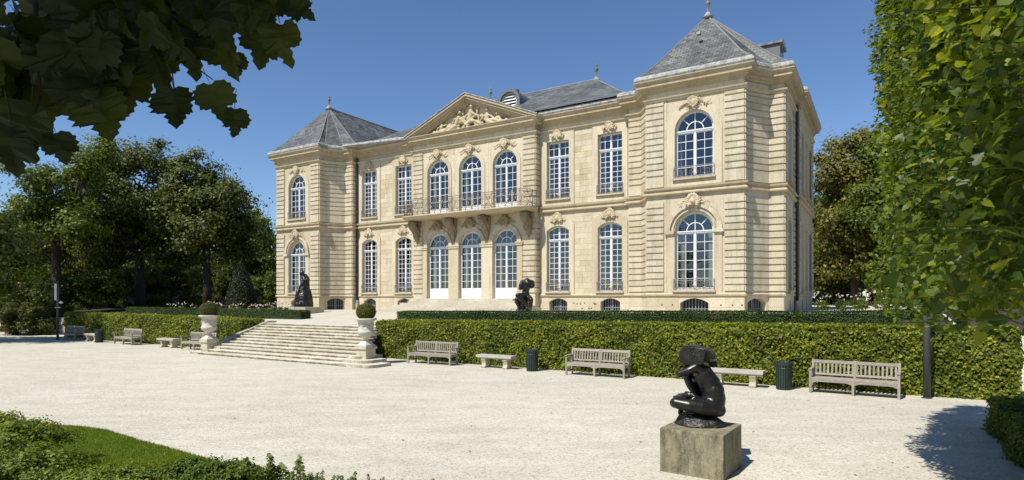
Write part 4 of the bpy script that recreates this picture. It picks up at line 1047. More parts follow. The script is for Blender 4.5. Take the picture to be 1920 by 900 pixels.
# ================================================================== HEDGES
def hedge(label, s0, s1, d0, d1, zb0, zb1, zt0, zt1, m, leaf, dens, seed, core='core_hedge', rough=.07, group=None, ends=True, name='clipped_hedge'):
    """d0 = front face, d1 = back; heights run from the s0 end to the s1 end"""
    h = thing(name, label, 'hedge', (OX, OY, 0), -TH, group)
    rg = np.random.default_rng(seed); L = s1 - s0; D = d0 - d1
    zb = lambda s: zb0 + (zb1 - zb0) * (s - s0) / L; ztp = lambda s: zt0 + (zt1 - zt0) * (s - s0) / L
    H = (zt0 + zt1 - zb0 - zb1) / 2; P = []; Nn = []
    wob = lambda a, c: .5 * np.sin(a * 1.7 + c * 2.3 + seed) + .3 * np.sin(a * 4.1 - c * 3.7) + .25 * np.sin(a * 9.3 + c * 7.1)
    def face(n, kind):
        a = rg.uniform(0, 1, n); c = rg.uniform(0, 1, n)
        if kind in 'fb':
            s = s0 + a * L; z = zb(s) + c * (ztp(s) - zb(s)); y = -d0 if kind == 'f' else -d1
            off = rough * wob(s, z * 2) + rg.normal(size=n) * rough * .55; sg = -1 if kind == 'f' else 1
            off -= np.maximum(0, (c - .93) / .07) ** 2 * .07
            P.append(np.stack([s, y + sg * off, z], 1)); Nn.append(np.tile([0, sg, .15], (n, 1)))
        elif kind == 't':
            s = s0 + a * L; y = -d0 + c * D; z = ztp(s) + rough * .5 * wob(s, y * 2) + rg.normal(size=n) * rough * .5
            P.append(np.stack([s, y, z], 1)); Nn.append(np.tile([0, 0, 1], (n, 1)))
        else:
            s = s0 if kind == 'l' else s1; y = -d0 + a * D; z = zb(s) + c * (ztp(s) - zb(s)); sg = -1 if kind == 'l' else 1
            off = rough * wob(y, z * 2) + rg.normal(size=n) * rough * .55 - (abs(a - .5) * 2) ** 6 * .12
            P.append(np.stack([s + sg * off, y, z], 1)); Nn.append(np.tile([sg, 0, .15], (n, 1)))
    face(int(L * H * dens), 'f'); face(int(L * D * dens), 't')
    if ends:
        face(int(D * H * dens), 'l'); face(int(D * H * dens), 'r')
    face(int(L * H * dens * .15), 'b')
    P = np.concatenate(P); Nn = np.concatenate(Nn)
    leaf_mesh('leaves', P, leaf, m, Nn, .75, seed, 'oval', h)
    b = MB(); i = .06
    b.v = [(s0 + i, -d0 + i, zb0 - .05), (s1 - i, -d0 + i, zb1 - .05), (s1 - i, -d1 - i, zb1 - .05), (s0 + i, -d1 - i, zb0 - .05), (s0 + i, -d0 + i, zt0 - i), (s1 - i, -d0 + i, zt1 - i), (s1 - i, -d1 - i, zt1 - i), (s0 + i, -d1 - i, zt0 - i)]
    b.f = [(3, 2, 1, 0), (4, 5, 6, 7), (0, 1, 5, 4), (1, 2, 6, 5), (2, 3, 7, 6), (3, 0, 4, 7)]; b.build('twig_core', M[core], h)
    return h
hedge('long waist-high yellow-green hornbeam hedge behind the three near wooden benches', 2.0, 24.1, 10.45, 8.75, 0, 0, 1.57, 1.80, M['f_hedge'], .085, 1100, 1, group='hornbeam hedges')
hedge('hornbeam hedge on the far side of the stairs behind the small distant benches', -25.6, -6.15, 11.5, 10.1, 0, 0, 1.64, 1.50, M['f_hedge'], .095, 800, 2, group='hornbeam hedges')
hedge('low dark yew hedge on the terrace in front of the entrance steps and wing windows', 1.35, 21.6, 8.35, 7.65, terr(4, 8), terr(20, 8), 1.98, 2.2, M['f_yew'], .05, 1800, 3, group='yew hedges on the terrace', rough=.03)
hedge('low dark yew hedge on the terrace beside the seated bronze figure', -24.5, -5.75, 8.2, 7.5, terr(-22, 8), terr(-5, 8), 1.98, 1.93, M['f_yew'], .055, 1300, 4, group='yew hedges on the terrace', rough=.03)
hedge('low box hedge in shade under the linden row', 23.0, 25.2, 24.5, 14.6, 0, 0, .62, .62, M['f_box'], .05, 0, 5)if False else None
def low_hedge_right():
    h = thing('clipped_hedge', 'low shaded hedge at the foot of the linden row by the gravel', 'hedge', (OX, OY, 0), -TH)
    rg = np.random.default_rng(9); P = []; Nn = []
    s0, s1, d0, d1 = 23.0, 25.4, 25.5, 14.6
    n = 26000; y = -d0 + rg.uniform(0, 1, n) * (d0 - d1); z = rg.uniform(0, .62, n); off = .06 * np.sin(y * 3 + z * 5) + .05 * rg.normal(size=n)
    P.append(np.stack([s0 + off, y, z], 1)); Nn.append(np.tile([-1, 0, .2], (n, 1)))
    n = 32000; s = rg.uniform(s0, s1, n); y = -d0 + rg.uniform(0, 1, n) * (d0 - d1); P.append(np.stack([s, y, .62 + .05 * np.sin(s * 4 + y * 3) + .035 * rg.normal(size=n)], 1)); Nn.append(np.tile([0, 0, 1], (n, 1)))
    n = 6000; s = rg.uniform(s0, s1, n); P.append(np.stack([s, -d1 + .05 * rg.normal(size=n), rg.uniform(0, .64, n)], 1)); Nn.append(np.tile([0, 1, .2], (n, 1)))
    leaf_mesh('leaves', np.concatenate(P), .058, M['f_tree2'], np.concatenate(Nn), .8, 4, 'oval', h)
    b = MB(); b.box(s0 + .08, s1 - .05, -d0, -d1 - .08, 0, .56); b.build('twig_core', M['core_hedge'], h)
low_hedge_right()

# ================================================================== BENCHES, BINS
def rot_box(b, x0, x1, y0, y1, z0, z1, tilt=0, py=0, pz=0):
    n = len(b.v); b.box(x0, x1, y0, y1, z0, z1); c, s = math.cos(tilt), math.sin(tilt)
    for i in range(n, len(b.v)): x, y, z = b.v[i]; b.v[i] = (x, py + (y - py) * c + (z - pz) * s, pz - (y - py) * s + (z - pz) * c)
def wood_bench(L=2.12):
    r = thing('garden_bench', 'x', 'bench', (0, 0, 0), 0, 'weathered wooden garden benches'); t = R(9); h = L / 2
    def bx(name, *a, **k): b = MB(); rot_box(b, *a, **k); return b.build(name, M['wood'], r)
    for x in (-h, -.03, h - .06): bx('front_leg', x, x + .06, -.27, -.21, 0, .64 if x != -.03 else .40)
    for x in (-h, -.03, h - .06): bx('back_leg', x, x + .06, .20, .26, 0, .41); bx('back_post', x, x + .06, .20, .255, .41, .90, tilt=t, py=.2, pz=.41)
    for i in range(5): bx('seat_slat', -h + .002, h - .002, -.262 + .093 * i, -.262 + .093 * i + .08, .40, .425)
    b = MB()
    for x0, x1 in ((-h + .06, -.03), (.03, h - .06)):
        n = 8; top = .398
        for k in range(n):
            a, c = x0 + (x1 - x0) * k / n, x0 + (x1 - x0) * (k + 1) / n; m = (x0 + x1) / 2; q = (x1 - x0) / 2
            e = lambda x: .32 - .05 * max(0, (abs(x - m) / q - .72) / .28) ** 1.5
            b.prism([(a, e(a)), (c, e(c)), (c, top), (a, top)], -.262, -.232)
    b.build('seat_rail', M['wood'], r)
    bx('top_rail', -h + .06, h - .06, .205, .245, .80, .885, tilt=t, py=.2, pz=.41); bx('lower_rail', -h + .06, h - .06, .205, .24, .47, .525, tilt=t, py=.2, pz=.41)
    n = 20
    for k in range(n):
        x = -h + .06 + (L - .12) * (k + .5) / n
        if abs(x) > .05: bx('back_slat', x - .022, x + .022, .215, .232, .526, .799, tilt=t, py=.2, pz=.41)
    for x in (-h - .008, h - .068): bx('arm_rest', x, x + .076, -.29, .27, .642, .672); 
    for x in (-h, h - .06): bx('side_rail', x + .012, x + .048, -.21, .20, .33, .397); bx('foot_rail', x + .012, x + .048, -.21, .20, .12, .17)
    return r
bench0 = wood_bench()
_pairs = {}
for x in bpy.data.objects:
    if x.parent == bench0: _pairs.setdefault(bench0.name, []).append(x)
BENCHES = [(20.5, 11.25, 'bleached wooden bench between a green bin and the tall grey pole'), (13.0, 11.25, 'bleached wooden bench just right of the green bin near the middle of the long hedge'), (5.9, 11.25, 'bleached wooden bench nearest to the stairs along the long hedge'),
           (-8.4, 12.4, 'wooden bench partly hidden behind the far white urn'), (-15.4, 12.4, 'sunlit wooden bench beside the distant green bin'), (-22.4, 12.4, 'wooden bench standing in deep shade at the far end of the hedge')]
for i, (s, d, l) in enumerate(BENCHES):
    o = bench0 if i == 0 else copy_tree(bench0, None, _pairs)
    o.location = at(s, d, 0); o.rotation_euler.z = -TH + (R(-3), R(1), R(2), R(2), R(-2), R(3))[i]; o['label'] = l
def stone_bench():
    r = thing('stone_bench', 'x', 'bench', (0, 0, 0), 0, 'backless stone benches')
    b = MB(); b.box(-.78, .78, -.22, .22, .40, .49); b.box(-.74, .74, -.19, .19, .36, .399); b.build('slab', M['grey_stone'], r)
    for x in (-.48, .48):
        b = MB(); pr = [(-.17, 0), (-.19, .05), (-.14, .09), (-.115, .16), (-.15, .27), (-.18, .32), (-.17, .359), (.17, .359), (.18, .32), (.15, .27), (.115, .16), (.14, .09), (.19, .05), (.17, 0)]
        n0 = len(pr); b.v = [(x - .09, a, c) for a, c in pr] + [(x + .09, a, c) for a, c in pr]; b.f = [tuple(range(n0)), tuple(range(2 * n0 - 1, n0 - 1, -1))] + [(i, (i + 1) % n0, n0 + (i + 1) % n0, n0 + i) for i in range(n0)]
        b.build('support', M['pedestal'], r)
    return r
sb0 = stone_bench(); _p2 = {sb0.name: kids(sb0)}
for i, (s, d, l) in enumerate([(8.87, 11.15, 'backless stone bench on two carved feet between two wooden benches'), (17.45, 11.2, 'backless stone bench half hidden by the bronze statue on its plinth'), (-11.15, 12.4, 'distant backless stone bench between the urn and a sunlit wooden bench'), (-19.5, 12.4, 'distant backless stone bench between the green bin and the shaded wooden bench')]):
    o = sb0 if i == 0 else copy_tree(sb0, None, _p2); o.location = at(s, d, 0); o.rotation_euler.z = -TH; o['label'] = l
def bin_():
    r = thing('litter_bin', 'x', 'litter bin', (0, 0, 0), 0, 'green slatted litter bins')
    b = MB(); b.lathe([(.17, .04), (.185, .74)], 18); b.build('liner', M['iron_black'], r)
    bar = MB(); bar.v = [(.185, -.02, .03), (.205, -.02, .03), (.205, .02, .03), (.185, .02, .03), (.195, -.022, .62), (.215, -.022, .62), (.215, .022, .62), (.195, .022, .62), (.25, -.024, .80), (.266, -.024, .79), (.266, .024, .79), (.25, .024, .80)]
    bar.f = [(0, 1, 5, 4), (1, 2, 6, 5), (2, 3, 7, 6), (3, 0, 4, 7), (4, 5, 9, 8), (5, 6, 10, 9), (6, 7, 11, 10), (7, 4, 8, 11), (8, 9, 10, 11), (3, 2, 1, 0)]
    o0 = None
    for k in range(20):
        if o0 is None: o0 = bar.build('slat', M['binm'], r)
        else: place('slat', o0.data, r, None, 2 * PI * k / 20)
    b = MB(); b.lathe([(.0, .0), (.2, .0), (.2, .03), (0, .03)], 18); b.build('base', M['binm'], r)
    b = MB(); b.tube([(.212 * math.cos(2 * PI * i / 20), .212 * math.sin(2 * PI * i / 20), .62) for i in range(20)], .012, 5, True); b.build('hoop', M['binm'], r)
    return r
bn0 = bin_(); _p3 = {bn0.name: kids(bn0)}
for i, (s, d, l) in enumerate([(10.45, 11.2, 'dark green slatted litter bin between a stone bench and wooden bench'), (18.75, 11.2, 'dark green slatted litter bin between the bronze statue and the longest bench'), (-18.3, 12.6, 'small distant green litter bin beside a stone bench on the far side of the stairs')]):
    o = bn0 if i == 0 else copy_tree(bn0, None, _p3); o.location = at(s, d, 0); o['label'] = l

# ---- poles
p = thing('grey_pole', 'tall round dark grey metal pole rising into the linden leaves before the hedge', 'pole', (10.82, 15.58, 0))
b = MB(); b.lathe([(.088, 0), (.084, 2.4), (.07, 7)], 18); b.build('shaft', M['pole'], p, True)
b = MB(); b.lathe([(.12, 0), (.12, .02), (.09, .03)], 18); b.build('foot_plate', M['pole'], p)
p = thing('banner_pole', 'slim post with a narrow white banner standing before the shaded bushes', 'banner pole', (-28.9, 38.0, 0))
b = MB(); b.lathe([(.07, 0), (.065, 2.5), (.05, 3.75)], 10); b.build('post', M['pole'], p, True)
b = MB(); b.box(-.20, -.02, -.02, .02, 2.5, 3.55); b.build('banner', M['banner'], p)
b = MB(); b.box(-.16, .16, -.05, .05, 2.02, 2.06); b.ball((.22, 0, 2.35), .09, 8, 6); b.tube([(0, 0, 2.35), (.2, 0, 2.35)], .02, 5); b.build('fitting', M['banner'], p)
# ---- terracotta pot
p = thing('terracotta_pot', 'terracotta pot with a round clipped shrub at the edge of the shade', 'plant pot', (-37.4, 44.5, 0))
b = MB(); b.lathe([(.30, 0), (.42, .55), (.46, .56), (.46, .64), (.40, .64), (.38, .58)], 18); b.build('pot', M['terracotta'], p, True)
rg = np.random.default_rng(2); v = rg.normal(size=(1500, 3)); v /= np.linalg.norm(v, axis=1)[:, None]; leaf_mesh('leaves', v * .55 + np.array([0, 0, 1.0]), .09, M['f_box'], v, .9, 3, 'quad', p)
b = MB(); b.ball((0, 0, 1.0), .5, 10, 8); b.build('twig_core', M['core_hedge'], p)

# ================================================================== BRONZES
pl = thing('statue_plinth', 'square lichen-stained stone block under the crouching bronze figure on the gravel', 'plinth', (2.90, 9.15, 0), -R(35))
b = MB(); b.box(-.47, .47, -.5, .5, -.02, .655); pb = b.build('block', M['plinth'], pl)
bv = pb.modifiers.new('bevel', 'BEVEL'); bv.width = .012; bv.segments = 2
def big_bronze():
    st = thing('bronze_statue', 'black bronze nude crouching under a heavy stone, on a square stone plinth', 'statue', (2.88, 9.2, .655), -math.atan2(2.93, 9.25)); st.scale = (.98, 1, .925)
    def q(cx, cy, y, r): return ((cx - 375) / 600, y, (838 - cy) / 600 + .0 + .02, r / 600)
    f = []; ch = []
    ch.append([q(490, 655, 0, 118), q(505, 580, .02, 112), q(500, 510, .03, 104), q(468, 430, .02, 104), q(425, 350, .0, 92), q(380, 300, 0, 62), q(330, 285, .04, 50)])     # pelvis to neck
    ch.append([q(475, 650, .2, 105), q(500, 560, .14, 95), q(465, 430, .17, 95), q(425, 340, .16, 80)])
    f += [q(550, 690, -.02, 68), q(540, 690, .2, 68), q(505, 500, .0, 100)]
    f += [q(285, 300, .12, 62), q(270, 330, .13, 45)]                                                          # head bowed under the block
    ch.append([q(395, 300, -.05, 58), q(345, 268, -.10, 50), q(285, 300, -.13, 42), q(200, 338, -.12, 38)])   # near upper arm
    ch.append([q(200, 340, -.12, 37), q(235, 330, -.05, 36), q(290, 270, .0, 34), q(320, 235, .03, 32)])      # forearm up under the block
    f.append(q(345, 395, -.02, 34)); f.append(q(350, 400, .15, 36))
    ch.append([q(400, 300, .26, 50), q(330, 330, .30, 42), q(270, 350, .30, 36)]); ch.append([q(270, 350, .30, 36), q(300, 280, .26, 32), q(330, 235, .24, 30)])   # far arm
    ch.append([q(480, 640, .24, 90), q(380, 520, .28, 66), q(275, 400, .24, 50)])                              # far thigh, knee raised
    ch.append([q(270, 395, .24, 48), q(300, 470, .20, 47), q(335, 530, .14, 40), q(345, 590, .10, 36)])         # far shin
    ch.append([q(340, 585, .08, 36), q(280, 575, -.02, 32), q(200, 560, -.06, 25)])
    ch.append([q(500, 660, -.06, 96), q(400, 655, -.16, 80), q(290, 640, -.20, 66), q(170, 618, -.18, 52)])     # near thigh, knee to the side
    ch.append([q(160, 625, -.16, 50), q(220, 660, -.05, 48), q(330, 680, .04, 48), q(420, 690, .1, 40)])        # shin folded under
    ch.append([q(215, 690, -.05, 26), q(205, 730, -.1, 22)])
    for k, (cx, cy) in enumerate(((150, 560), (185, 545), (225, 535), (265, 525))): ch.append([q(cx + 70, cy + 25, -.14 + .02 * k, 17), q(cx + 30, cy + 6, -.15 + .02 * k, 14), q(cx, cy, -.15 + .02 * k, 11)])   # toes and fingers resting on the thigh
    ch.append([q(400, 590, -.12, 22), q(320, 545, -.1, 26), q(260, 530, -.06, 20)]); ch.append([q(395, 575, -.16, 16), q(340, 560, -.18, 20), q(290, 590, -.2, 14)])
    sculpt('figure', f, M['bronze'], st, .0125, 5, .0012, 3, ch)
    # the burden
    b = MB(); rr = random.Random(2)
    def blk(pts, y0, y1, nm):
        bm = bmesh.new()
        for cx, cy in pts:
            for y in (y0, y1):
                a = q(cx, cy, y, 1); bm.verts.new((a[0] + rr.uniform(-.012, .012), a[1] + rr.uniform(-.03, .03), a[2] + rr.uniform(-.012, .012)))
        bmesh.ops.convex_hull(bm, input=bm.verts); 
        bmesh.ops.subdivide_edges(bm, edges=bm.edges, cuts=3, use_grid_fill=True)
        for v in bm.verts:
            n = Vector((math.sin(v.co.x * 31 + v.co.z * 17), math.sin(v.co.y * 27 + v.co.x * 13), math.sin(v.co.z * 37 + v.co.y * 19))); v.co += n * .008 + Vector((rr.uniform(-1, 1), rr.uniform(-1, 1), rr.uniform(-1, 1))) * .005
        me = bpy.data.meshes.new(nm); bm.to_mesh(me); bm.free(); me.materials.append(M['bronze_rough']); return place(nm, me, st)
    blk([(200, 110), (232, 64), (350, 60), (440, 84), (425, 160), (405, 236), (250, 248), (196, 214)], -.16, .30, 'carried_stone')
    blk([(420, 92), (470, 105), (515, 132), (524, 205), (470, 232), (410, 236)], -.04, .32, 'carried_stone')
    blk([(440, 225), (530, 212), (540, 255), (515, 285), (470, 268)], .08, .30, 'carried_stone')
    # rock under the figure
    f = [q(375, 800, 0, 60), q(260, 790, -.1, 55), q(500, 815, .05, 45)]
    b = MB()
    bm = bmesh.new()
    for i in range(22):
        a = 2 * PI * i / 22; ex = .385 * math.cos(a) * (1 + rr.uniform(-.05, .05)) + .02; ey = .27 * math.sin(a) * (1 + rr.uniform(-.07, .07)) + .02
        bm.verts.new((ex, ey, .0)); bm.verts.new((ex, ey, .02 + rr.uniform(0, .02))); bm.verts.new((ex * .72 - .02, ey * .75, .15 + rr.uniform(-.02, .03) + (.03 if ex < 0 else -.02)))
    bmesh.ops.convex_hull(bm, input=bm.verts); bmesh.ops.subdivide_edges(bm, edges=bm.edges, cuts=3, use_grid_fill=True)
    for v in bm.verts:
        if v.co.z > .004: v.co += Vector((rr.uniform(-1, 1), rr.uniform(-1, 1), rr.uniform(-1, 1))) * .006 + Vector((0, 0, .012 * math.sin(v.co.x * 22) * math.sin(v.co.y * 25 + 1)))
    me = bpy.data.meshes.new('rock_base'); bm.to_mesh(me); bm.free(); me.materials.append(M['bronze_rough']); place('rock_base', me, st)
big_bronze()
def seated_bronze():
    s, d = -10.35, 4.3
    X, Y = W(s, d); z = terr(s, d)
    p = thing('statue_plinth', 'long low stone base under the seated bronze figure by the pavilion', 'plinth', (X, Y, z), -TH)
    b = MB(); b.box(-1.15, 1.05, -.75, .75, -.1, .40); o = b.build('block', M['pedestal'], p); bv = o.modifiers.new('bevel', 'BEVEL'); bv.width = .015
    st = thing('bronze_statue', 'dark bronze figure seated on a tall rough rock before the far pavilion', 'statue', (X, Y, z + .40), math.atan2(-X, Y))
    def q(cx, cy, y, r): return ((cx - 335) / 240 * 1.0, y, (692 - cy) / 240, r / 240)
    f = []; ch = []
    ch.append([q(335, 640, 0, 120), q(335, 560, 0, 100), q(340, 490, .05, 85), q(370, 430, .08, 55)]); ch.append([q(240, 660, -.1, 45), q(245, 560, -.1, 40), q(250, 450, -.12, 28)])
    ch.append([q(440, 660, .1, 40), q(420, 540, .1, 45), q(400, 440, .1, 40)]); ch.append([q(215, 675, -.1, 25), q(290, 660, -.35, 50), q(400, 665, -.3, 50), q(460, 680, 0, 22)])
    ch.append([q(380, 410, .05, 42), q(385, 330, .05, 34), q(380, 250, .03, 36), q(360, 215, 0, 32), q(330, 195, -.02, 18)])
    f += [(*q(308, 168, -.04, 1)[:3], .15, .15, .17), q(285, 195, -.08, 15)]
    ch.append([q(375, 230, -.15, 20), q(405, 265, -.18, 17), q(330, 285, -.2, 13), q(290, 285, -.16, 11), q(285, 215, -.1, 10)]); ch.append([q(385, 225, .2, 19), q(410, 280, .2, 16), q(350, 290, .1, 13), q(300, 250, 0, 11)])
    ch.append([q(385, 405, -.1, 34), q(330, 315, -.18, 24), q(285, 380, -.16, 18), q(262, 445, -.14, 13), q(240, 450, -.2, 11)]); ch.append([q(390, 410, .2, 34), q(345, 370, .2, 25), q(350, 450, .16, 20), q(340, 500, .1, 16)])
    sculpt('figure', f, M['bronze'], st, .03, 2, .016, 5, ch)
seated_bronze()
def headless_bronze():
    s, d = 5.5, 3.35; X, Y = W(s, d); z = terr(s, d)
    p = thing('statue_plinth', 'low stone base under the headless bronze figure by the entrance steps', 'plinth', (X, Y, z), -TH)
    b = MB(); b.box(-.75, .85, -.6, .6, -.1, .12); b.build('block', M['pedestal'], p)
    st = thing('bronze_statue', 'dark bronze headless crouching nude with raised arm stumps beside the entrance steps', 'statue', (X, Y, z + .12), math.atan2(-X, Y))
    def q(cx, cy, y, r): return ((cx - 400) / 376, y, (795 - cy) / 376, r / 376)
    f = []; ch = []
    ch.append([q(430, 490, .05, 75), q(425, 400, 0, 66), q(445, 310, -.03, 82), q(455, 235, 0, 78), q(455, 200, .02, 55)])
    ch.append([q(400, 230, 0, 45), q(362, 220, -.02, 42), q(335, 290, -.05, 45), q(322, 345, -.08, 40)]); ch.append([q(510, 225, .02, 48), q(552, 230, 0, 42), q(560, 280, -.03, 42), q(548, 315, -.05, 40)])
    f += [q(415, 255, -.2, 30), q(475, 250, -.2, 30)]
    ch.append([q(430, 500, .0, 70), q(340, 490, -.35, 55), q(268, 485, -.5, 45), q(340, 560, -.5, 44), q(420, 640, -.45, 38), q(455, 710, -.42, 30), q(440, 750, -.5, 26), q(425, 765, -.62, 20)])
    ch.append([q(450, 510, .05, 68), q(500, 540, -.2, 55), q(530, 570, -.35, 46), q(525, 660, -.3, 40), q(515, 740, -.28, 30), q(510, 770, -.4, 24)])
    ch.append([q(370, 540, .1, 70), q(260, 560, .0, 52), q(265, 620, .0, 50), q(300, 700, .05, 40), q(285, 765, .0, 28)]); ch.append([q(400, 600, .15, 90), q(400, 720, .15, 90)])
    ch.append([q(250, 775, -.2, 22), q(340, 780, -.4, 30), q(430, 785, -.4, 30), q(520, 780, -.2, 25)])
    sculpt('figure', f, M['bronze'], st, .025, 4, .004, 6, ch)
headless_bronze()

# ================================================================== TREES AND PLANTS
def limb(b, pts, r0, r1, seg=8):
    n = len(pts); b.tube(pts, [r0 + (r1 - r0) * i / (n - 1) for i in range(n)], seg)
def crown_points(blobs, n, clump, seed, top_bias=.25, fill=.25, per=130):
    rg = np.random.default_rng(seed); vols = np.array([b[3] * b[4] + b[4] * b[5] + b[3] * b[5] for b in blobs]); vols = vols / vols.sum(); out = []; nr = []
    for b, f in zip(blobs, vols):
        k = max(7, int(f * n / per)); c = rg.normal(size=(k, 3)); c[:, 2] += top_bias; c /= np.linalg.norm(c, axis=1)[:, None]
        rad = rg.uniform(.66, 1.16, k); rad[rg.uniform(size=k) < fill] *= .6
        cen = c * rad[:, None] * np.array(b[3:6]) + np.array(b[:3])
        m = int(f * n / k); sz = clump * rg.uniform(.6, 1.35, k)
        g = rg.normal(size=(k, m, 3)) * np.array([1, 1, .62]); P = cen[:, None, :] + g * sz[:, None, None] * .55
        out.append(P.reshape(-1, 3)); nn = c[:, None, :] * .6 + g * .5 + np.array([0, 0, .5]); nr.append(nn.reshape(-1, 3))
    return np.concatenate(out), np.concatenate(nr)
def tree(name, label, cat, x, y, z, tr, fork, blobs, n, leaf, m, seed, clump=.9, group='trees around the garden', lean=0, tmpl='quad'):
    t = thing(name, label, cat, (x, y, z), 0, group); rr = random.Random(seed); b = MB()
    top = (lean, 0, fork); limb(b, [(0, 0, -.2), (lean * .2 + .05, 0, fork * .35), (lean * .6 - .05, .05, fork * .7), top], tr * 1.15, tr * .75, 10)
    b.build('trunk', M['bark'], t, True)
    lb = MB()
    for q in blobs:
        c = (q[0], q[1], q[2]); mid = ((top[0] + c[0]) / 2 + rr.uniform(-.4, .4), (top[1] + c[1]) / 2 + rr.uniform(-.4, .4), (top[2] + c[2]) / 2 - .2)
        limb(lb, [top, mid, c], tr * .5, tr * .14, 6)
        for _ in range(4):
            e = (c[0] + rr.uniform(-.8, .8) * q[3], c[1] + rr.uniform(-.8, .8) * q[4], c[2] + rr.uniform(-.5, .8) * q[5]); limb(lb, [mid, ((mid[0] + e[0]) / 2, (mid[1] + e[1]) / 2, (mid[2] + e[2]) / 2 + .25), e], tr * .2, tr * .05, 5)
    lb.build('limbs', M['bark'], t, True)
    P, Nn = crown_points(blobs, n, clump * 1.15, seed, per=260); leaf_mesh('crown', P, leaf, m, Nn, .8, seed, tmpl, t)
    return t
def px(x, Y): return (x - 960) / 1120 * Y
TZ = 1.7
tree('broadleaf_tree', 'large dense dark tree with two leaning trunks, tallest of the left group', 'tree', px(262, 54), 54, TZ, .42, 5.0, [(0, 0, 11.5, 3.4, 3.2, 3.6), (-2.6, .5, 9.2, 3.0, 3, 2.8), (2.2, -.5, 8.4, 2.6, 2.6, 2.8), (-.6, -1.5, 6.9, 3.2, 2.6, 2.0), (-4.2, 0, 7.2, 2.2, 2.4, 2.0), (3.0, .5, 5.2, 2.0, 2, 1.8), (-3.4, .6, 4.6, 2.2, 2, 1.6)], 48000, .26, M['f_tree'], 31)
tree('broadleaf_tree', 'dense tree with lit rounded top nearest to the mansion on its far side', 'tree', px(388, 52), 52, TZ, .36, 5.6, [(-.8, 0, 10.4, 2.9, 2.8, 2.8), (1.4, -.3, 9.0, 2.5, 2.6, 2.6), (-2.6, .3, 8.2, 2.2, 2.4, 2.4), (.3, -1.2, 6.3, 2.4, 2.2, 1.9), (2.6, 0, 6.6, 1.3, 1.6, 1.4), (-2.6, .6, 5.0, 1.9, 2, 1.6), (2.2, .6, 4.4, 1.6, 1.8, 1.4)], 42000, .25, M['f_tree'], 32)
tree('broadleaf_tree', 'open thin-crowned tree with sky showing through behind the maple leaves', 'tree', px(105, 48), 48, TZ, .34, 6.0, [(-1.2, 0, 9.0, 2.8, 2.6, 2.6), (1.8, 0, 10.5, 2.2, 2.2, 2.4), (-3.4, 0, 7.6, 2.4, 2.4, 2.2), (1.2, -1, 6.2, 2.6, 2.2, 1.6), (3.2, 0, 12.2, 1.3, 1.3, 1.6)], 20000, .24, M['f_tree2'], 33, clump=.75)
tree('broadleaf_tree', 'pale green smaller tree standing farther off beside the far pavilion', 'tree', px(472, 72), 72, TZ, .3, 3.6, [(0, 0, 8.4, 2.6, 2.6, 2.6), (-1.6, 0, 6.2, 2.4, 2.4, 2.2), (1.6, 0, 5.4, 2.2, 2.2, 2.2)], 22000, .27, M['f_tree2'], 34)
tree('broadleaf_tree', 'bright green low tree at the far left edge', 'tree', px(-12, 43), 43, .2, .25, 2.6, [(0, 0, 6.2, 2.0, 2.0, 2.2), (.4, -.4, 4.0, 2.1, 2.0, 1.7)], 18000, .2, M['f_light'], 35)
tree('broadleaf_tree', 'dark tree filling the gap between the thin tree and the tallest one', 'tree', px(165, 60), 60, TZ, .34, 4.6, [(0, 0, 8.6, 3.4, 3, 2.6), (-2.8, 0, 6.5, 3, 3, 2.3), (2.8, 0, 6.4, 3, 3, 2.2)], 26000, .28, M['f_tree'], 36)
tree('broadleaf_tree', 'tall tree outside the frame that throws the shade across the far gravel', 'tree', -34.2, 33.6, 0, .4, 4.0, [(0, 0, 8.5, 3.6, 3.4, 3.2), (1.5, 1.0, 6.0, 3.2, 3, 2.2), (-2.5, 0, 6.5, 3, 3, 2.4)], 22000, .28, M['f_tree'], 37)
for i, (p_, Y, h, l) in enumerate([(15, 66, 10.5, 'far dark tree above the end of the garden wall'), (95, 72, 11.5, 'far tree seen through the thin-crowned tree'), (180, 74, 12, 'far tree behind the gap left of the tallest tree'), (255, 70, 11, 'far low-branched tree behind the twin trunks'), (330, 76, 12.5, 'far tree filling the gap between the two big crowns'), (405, 78, 11, 'far tree behind the trunk nearest to the mansion'), (520, 86, 10, 'farthest pale tree by the pavilion edge')]):
    tree('broadleaf_tree', l, 'tree', px(p_, Y), Y, TZ, .3, 2.5, [(0, 0, h - 3, 3.2, 2.6, 2.8), (-2.6, 0, h * .42, 3.0, 2.6, 2.6), (2.6, 0, h * .4, 3.0, 2.6, 2.6), (0, -.5, 2.4, 4.2, 2.2, 1.8)], 15000, .34, M['f_tree' if i % 2 else 'f_tree2'], 60 + i, 1.0)
for i, (x, y, h, l) in enumerate([(-34, -30, 15, 'tree behind the viewer farthest along the lawn'), (-20, -40, 17, 'tall tree behind the viewer beside the lawn'), (-6, -34, 14, 'tree straight behind the viewer'), (9, -42, 17, 'tall tree behind the viewer near the linden row'), (22, -32, 15, 'tree behind the viewer past the linden row'), (-48, -18, 14, 'tree behind the viewer at the garden edge'), (36, -24, 14, 'tree behind the viewer at the street side')]):
    tree('broadleaf_tree', l, 'tree', x, y, 0, .4, 4, [(0, 0, h - 4, 5, 4, 4), (-4, 0, h * .45, 4.4, 3.4, 3.6), (4, 0, h * .45, 4.4, 3.4, 3.6), (0, 0, 2.6, 6.5, 3, 2.4)], 9000, .6, M['f_tree2'], 80 + i, 1.3, 'trees mirrored in the windows')
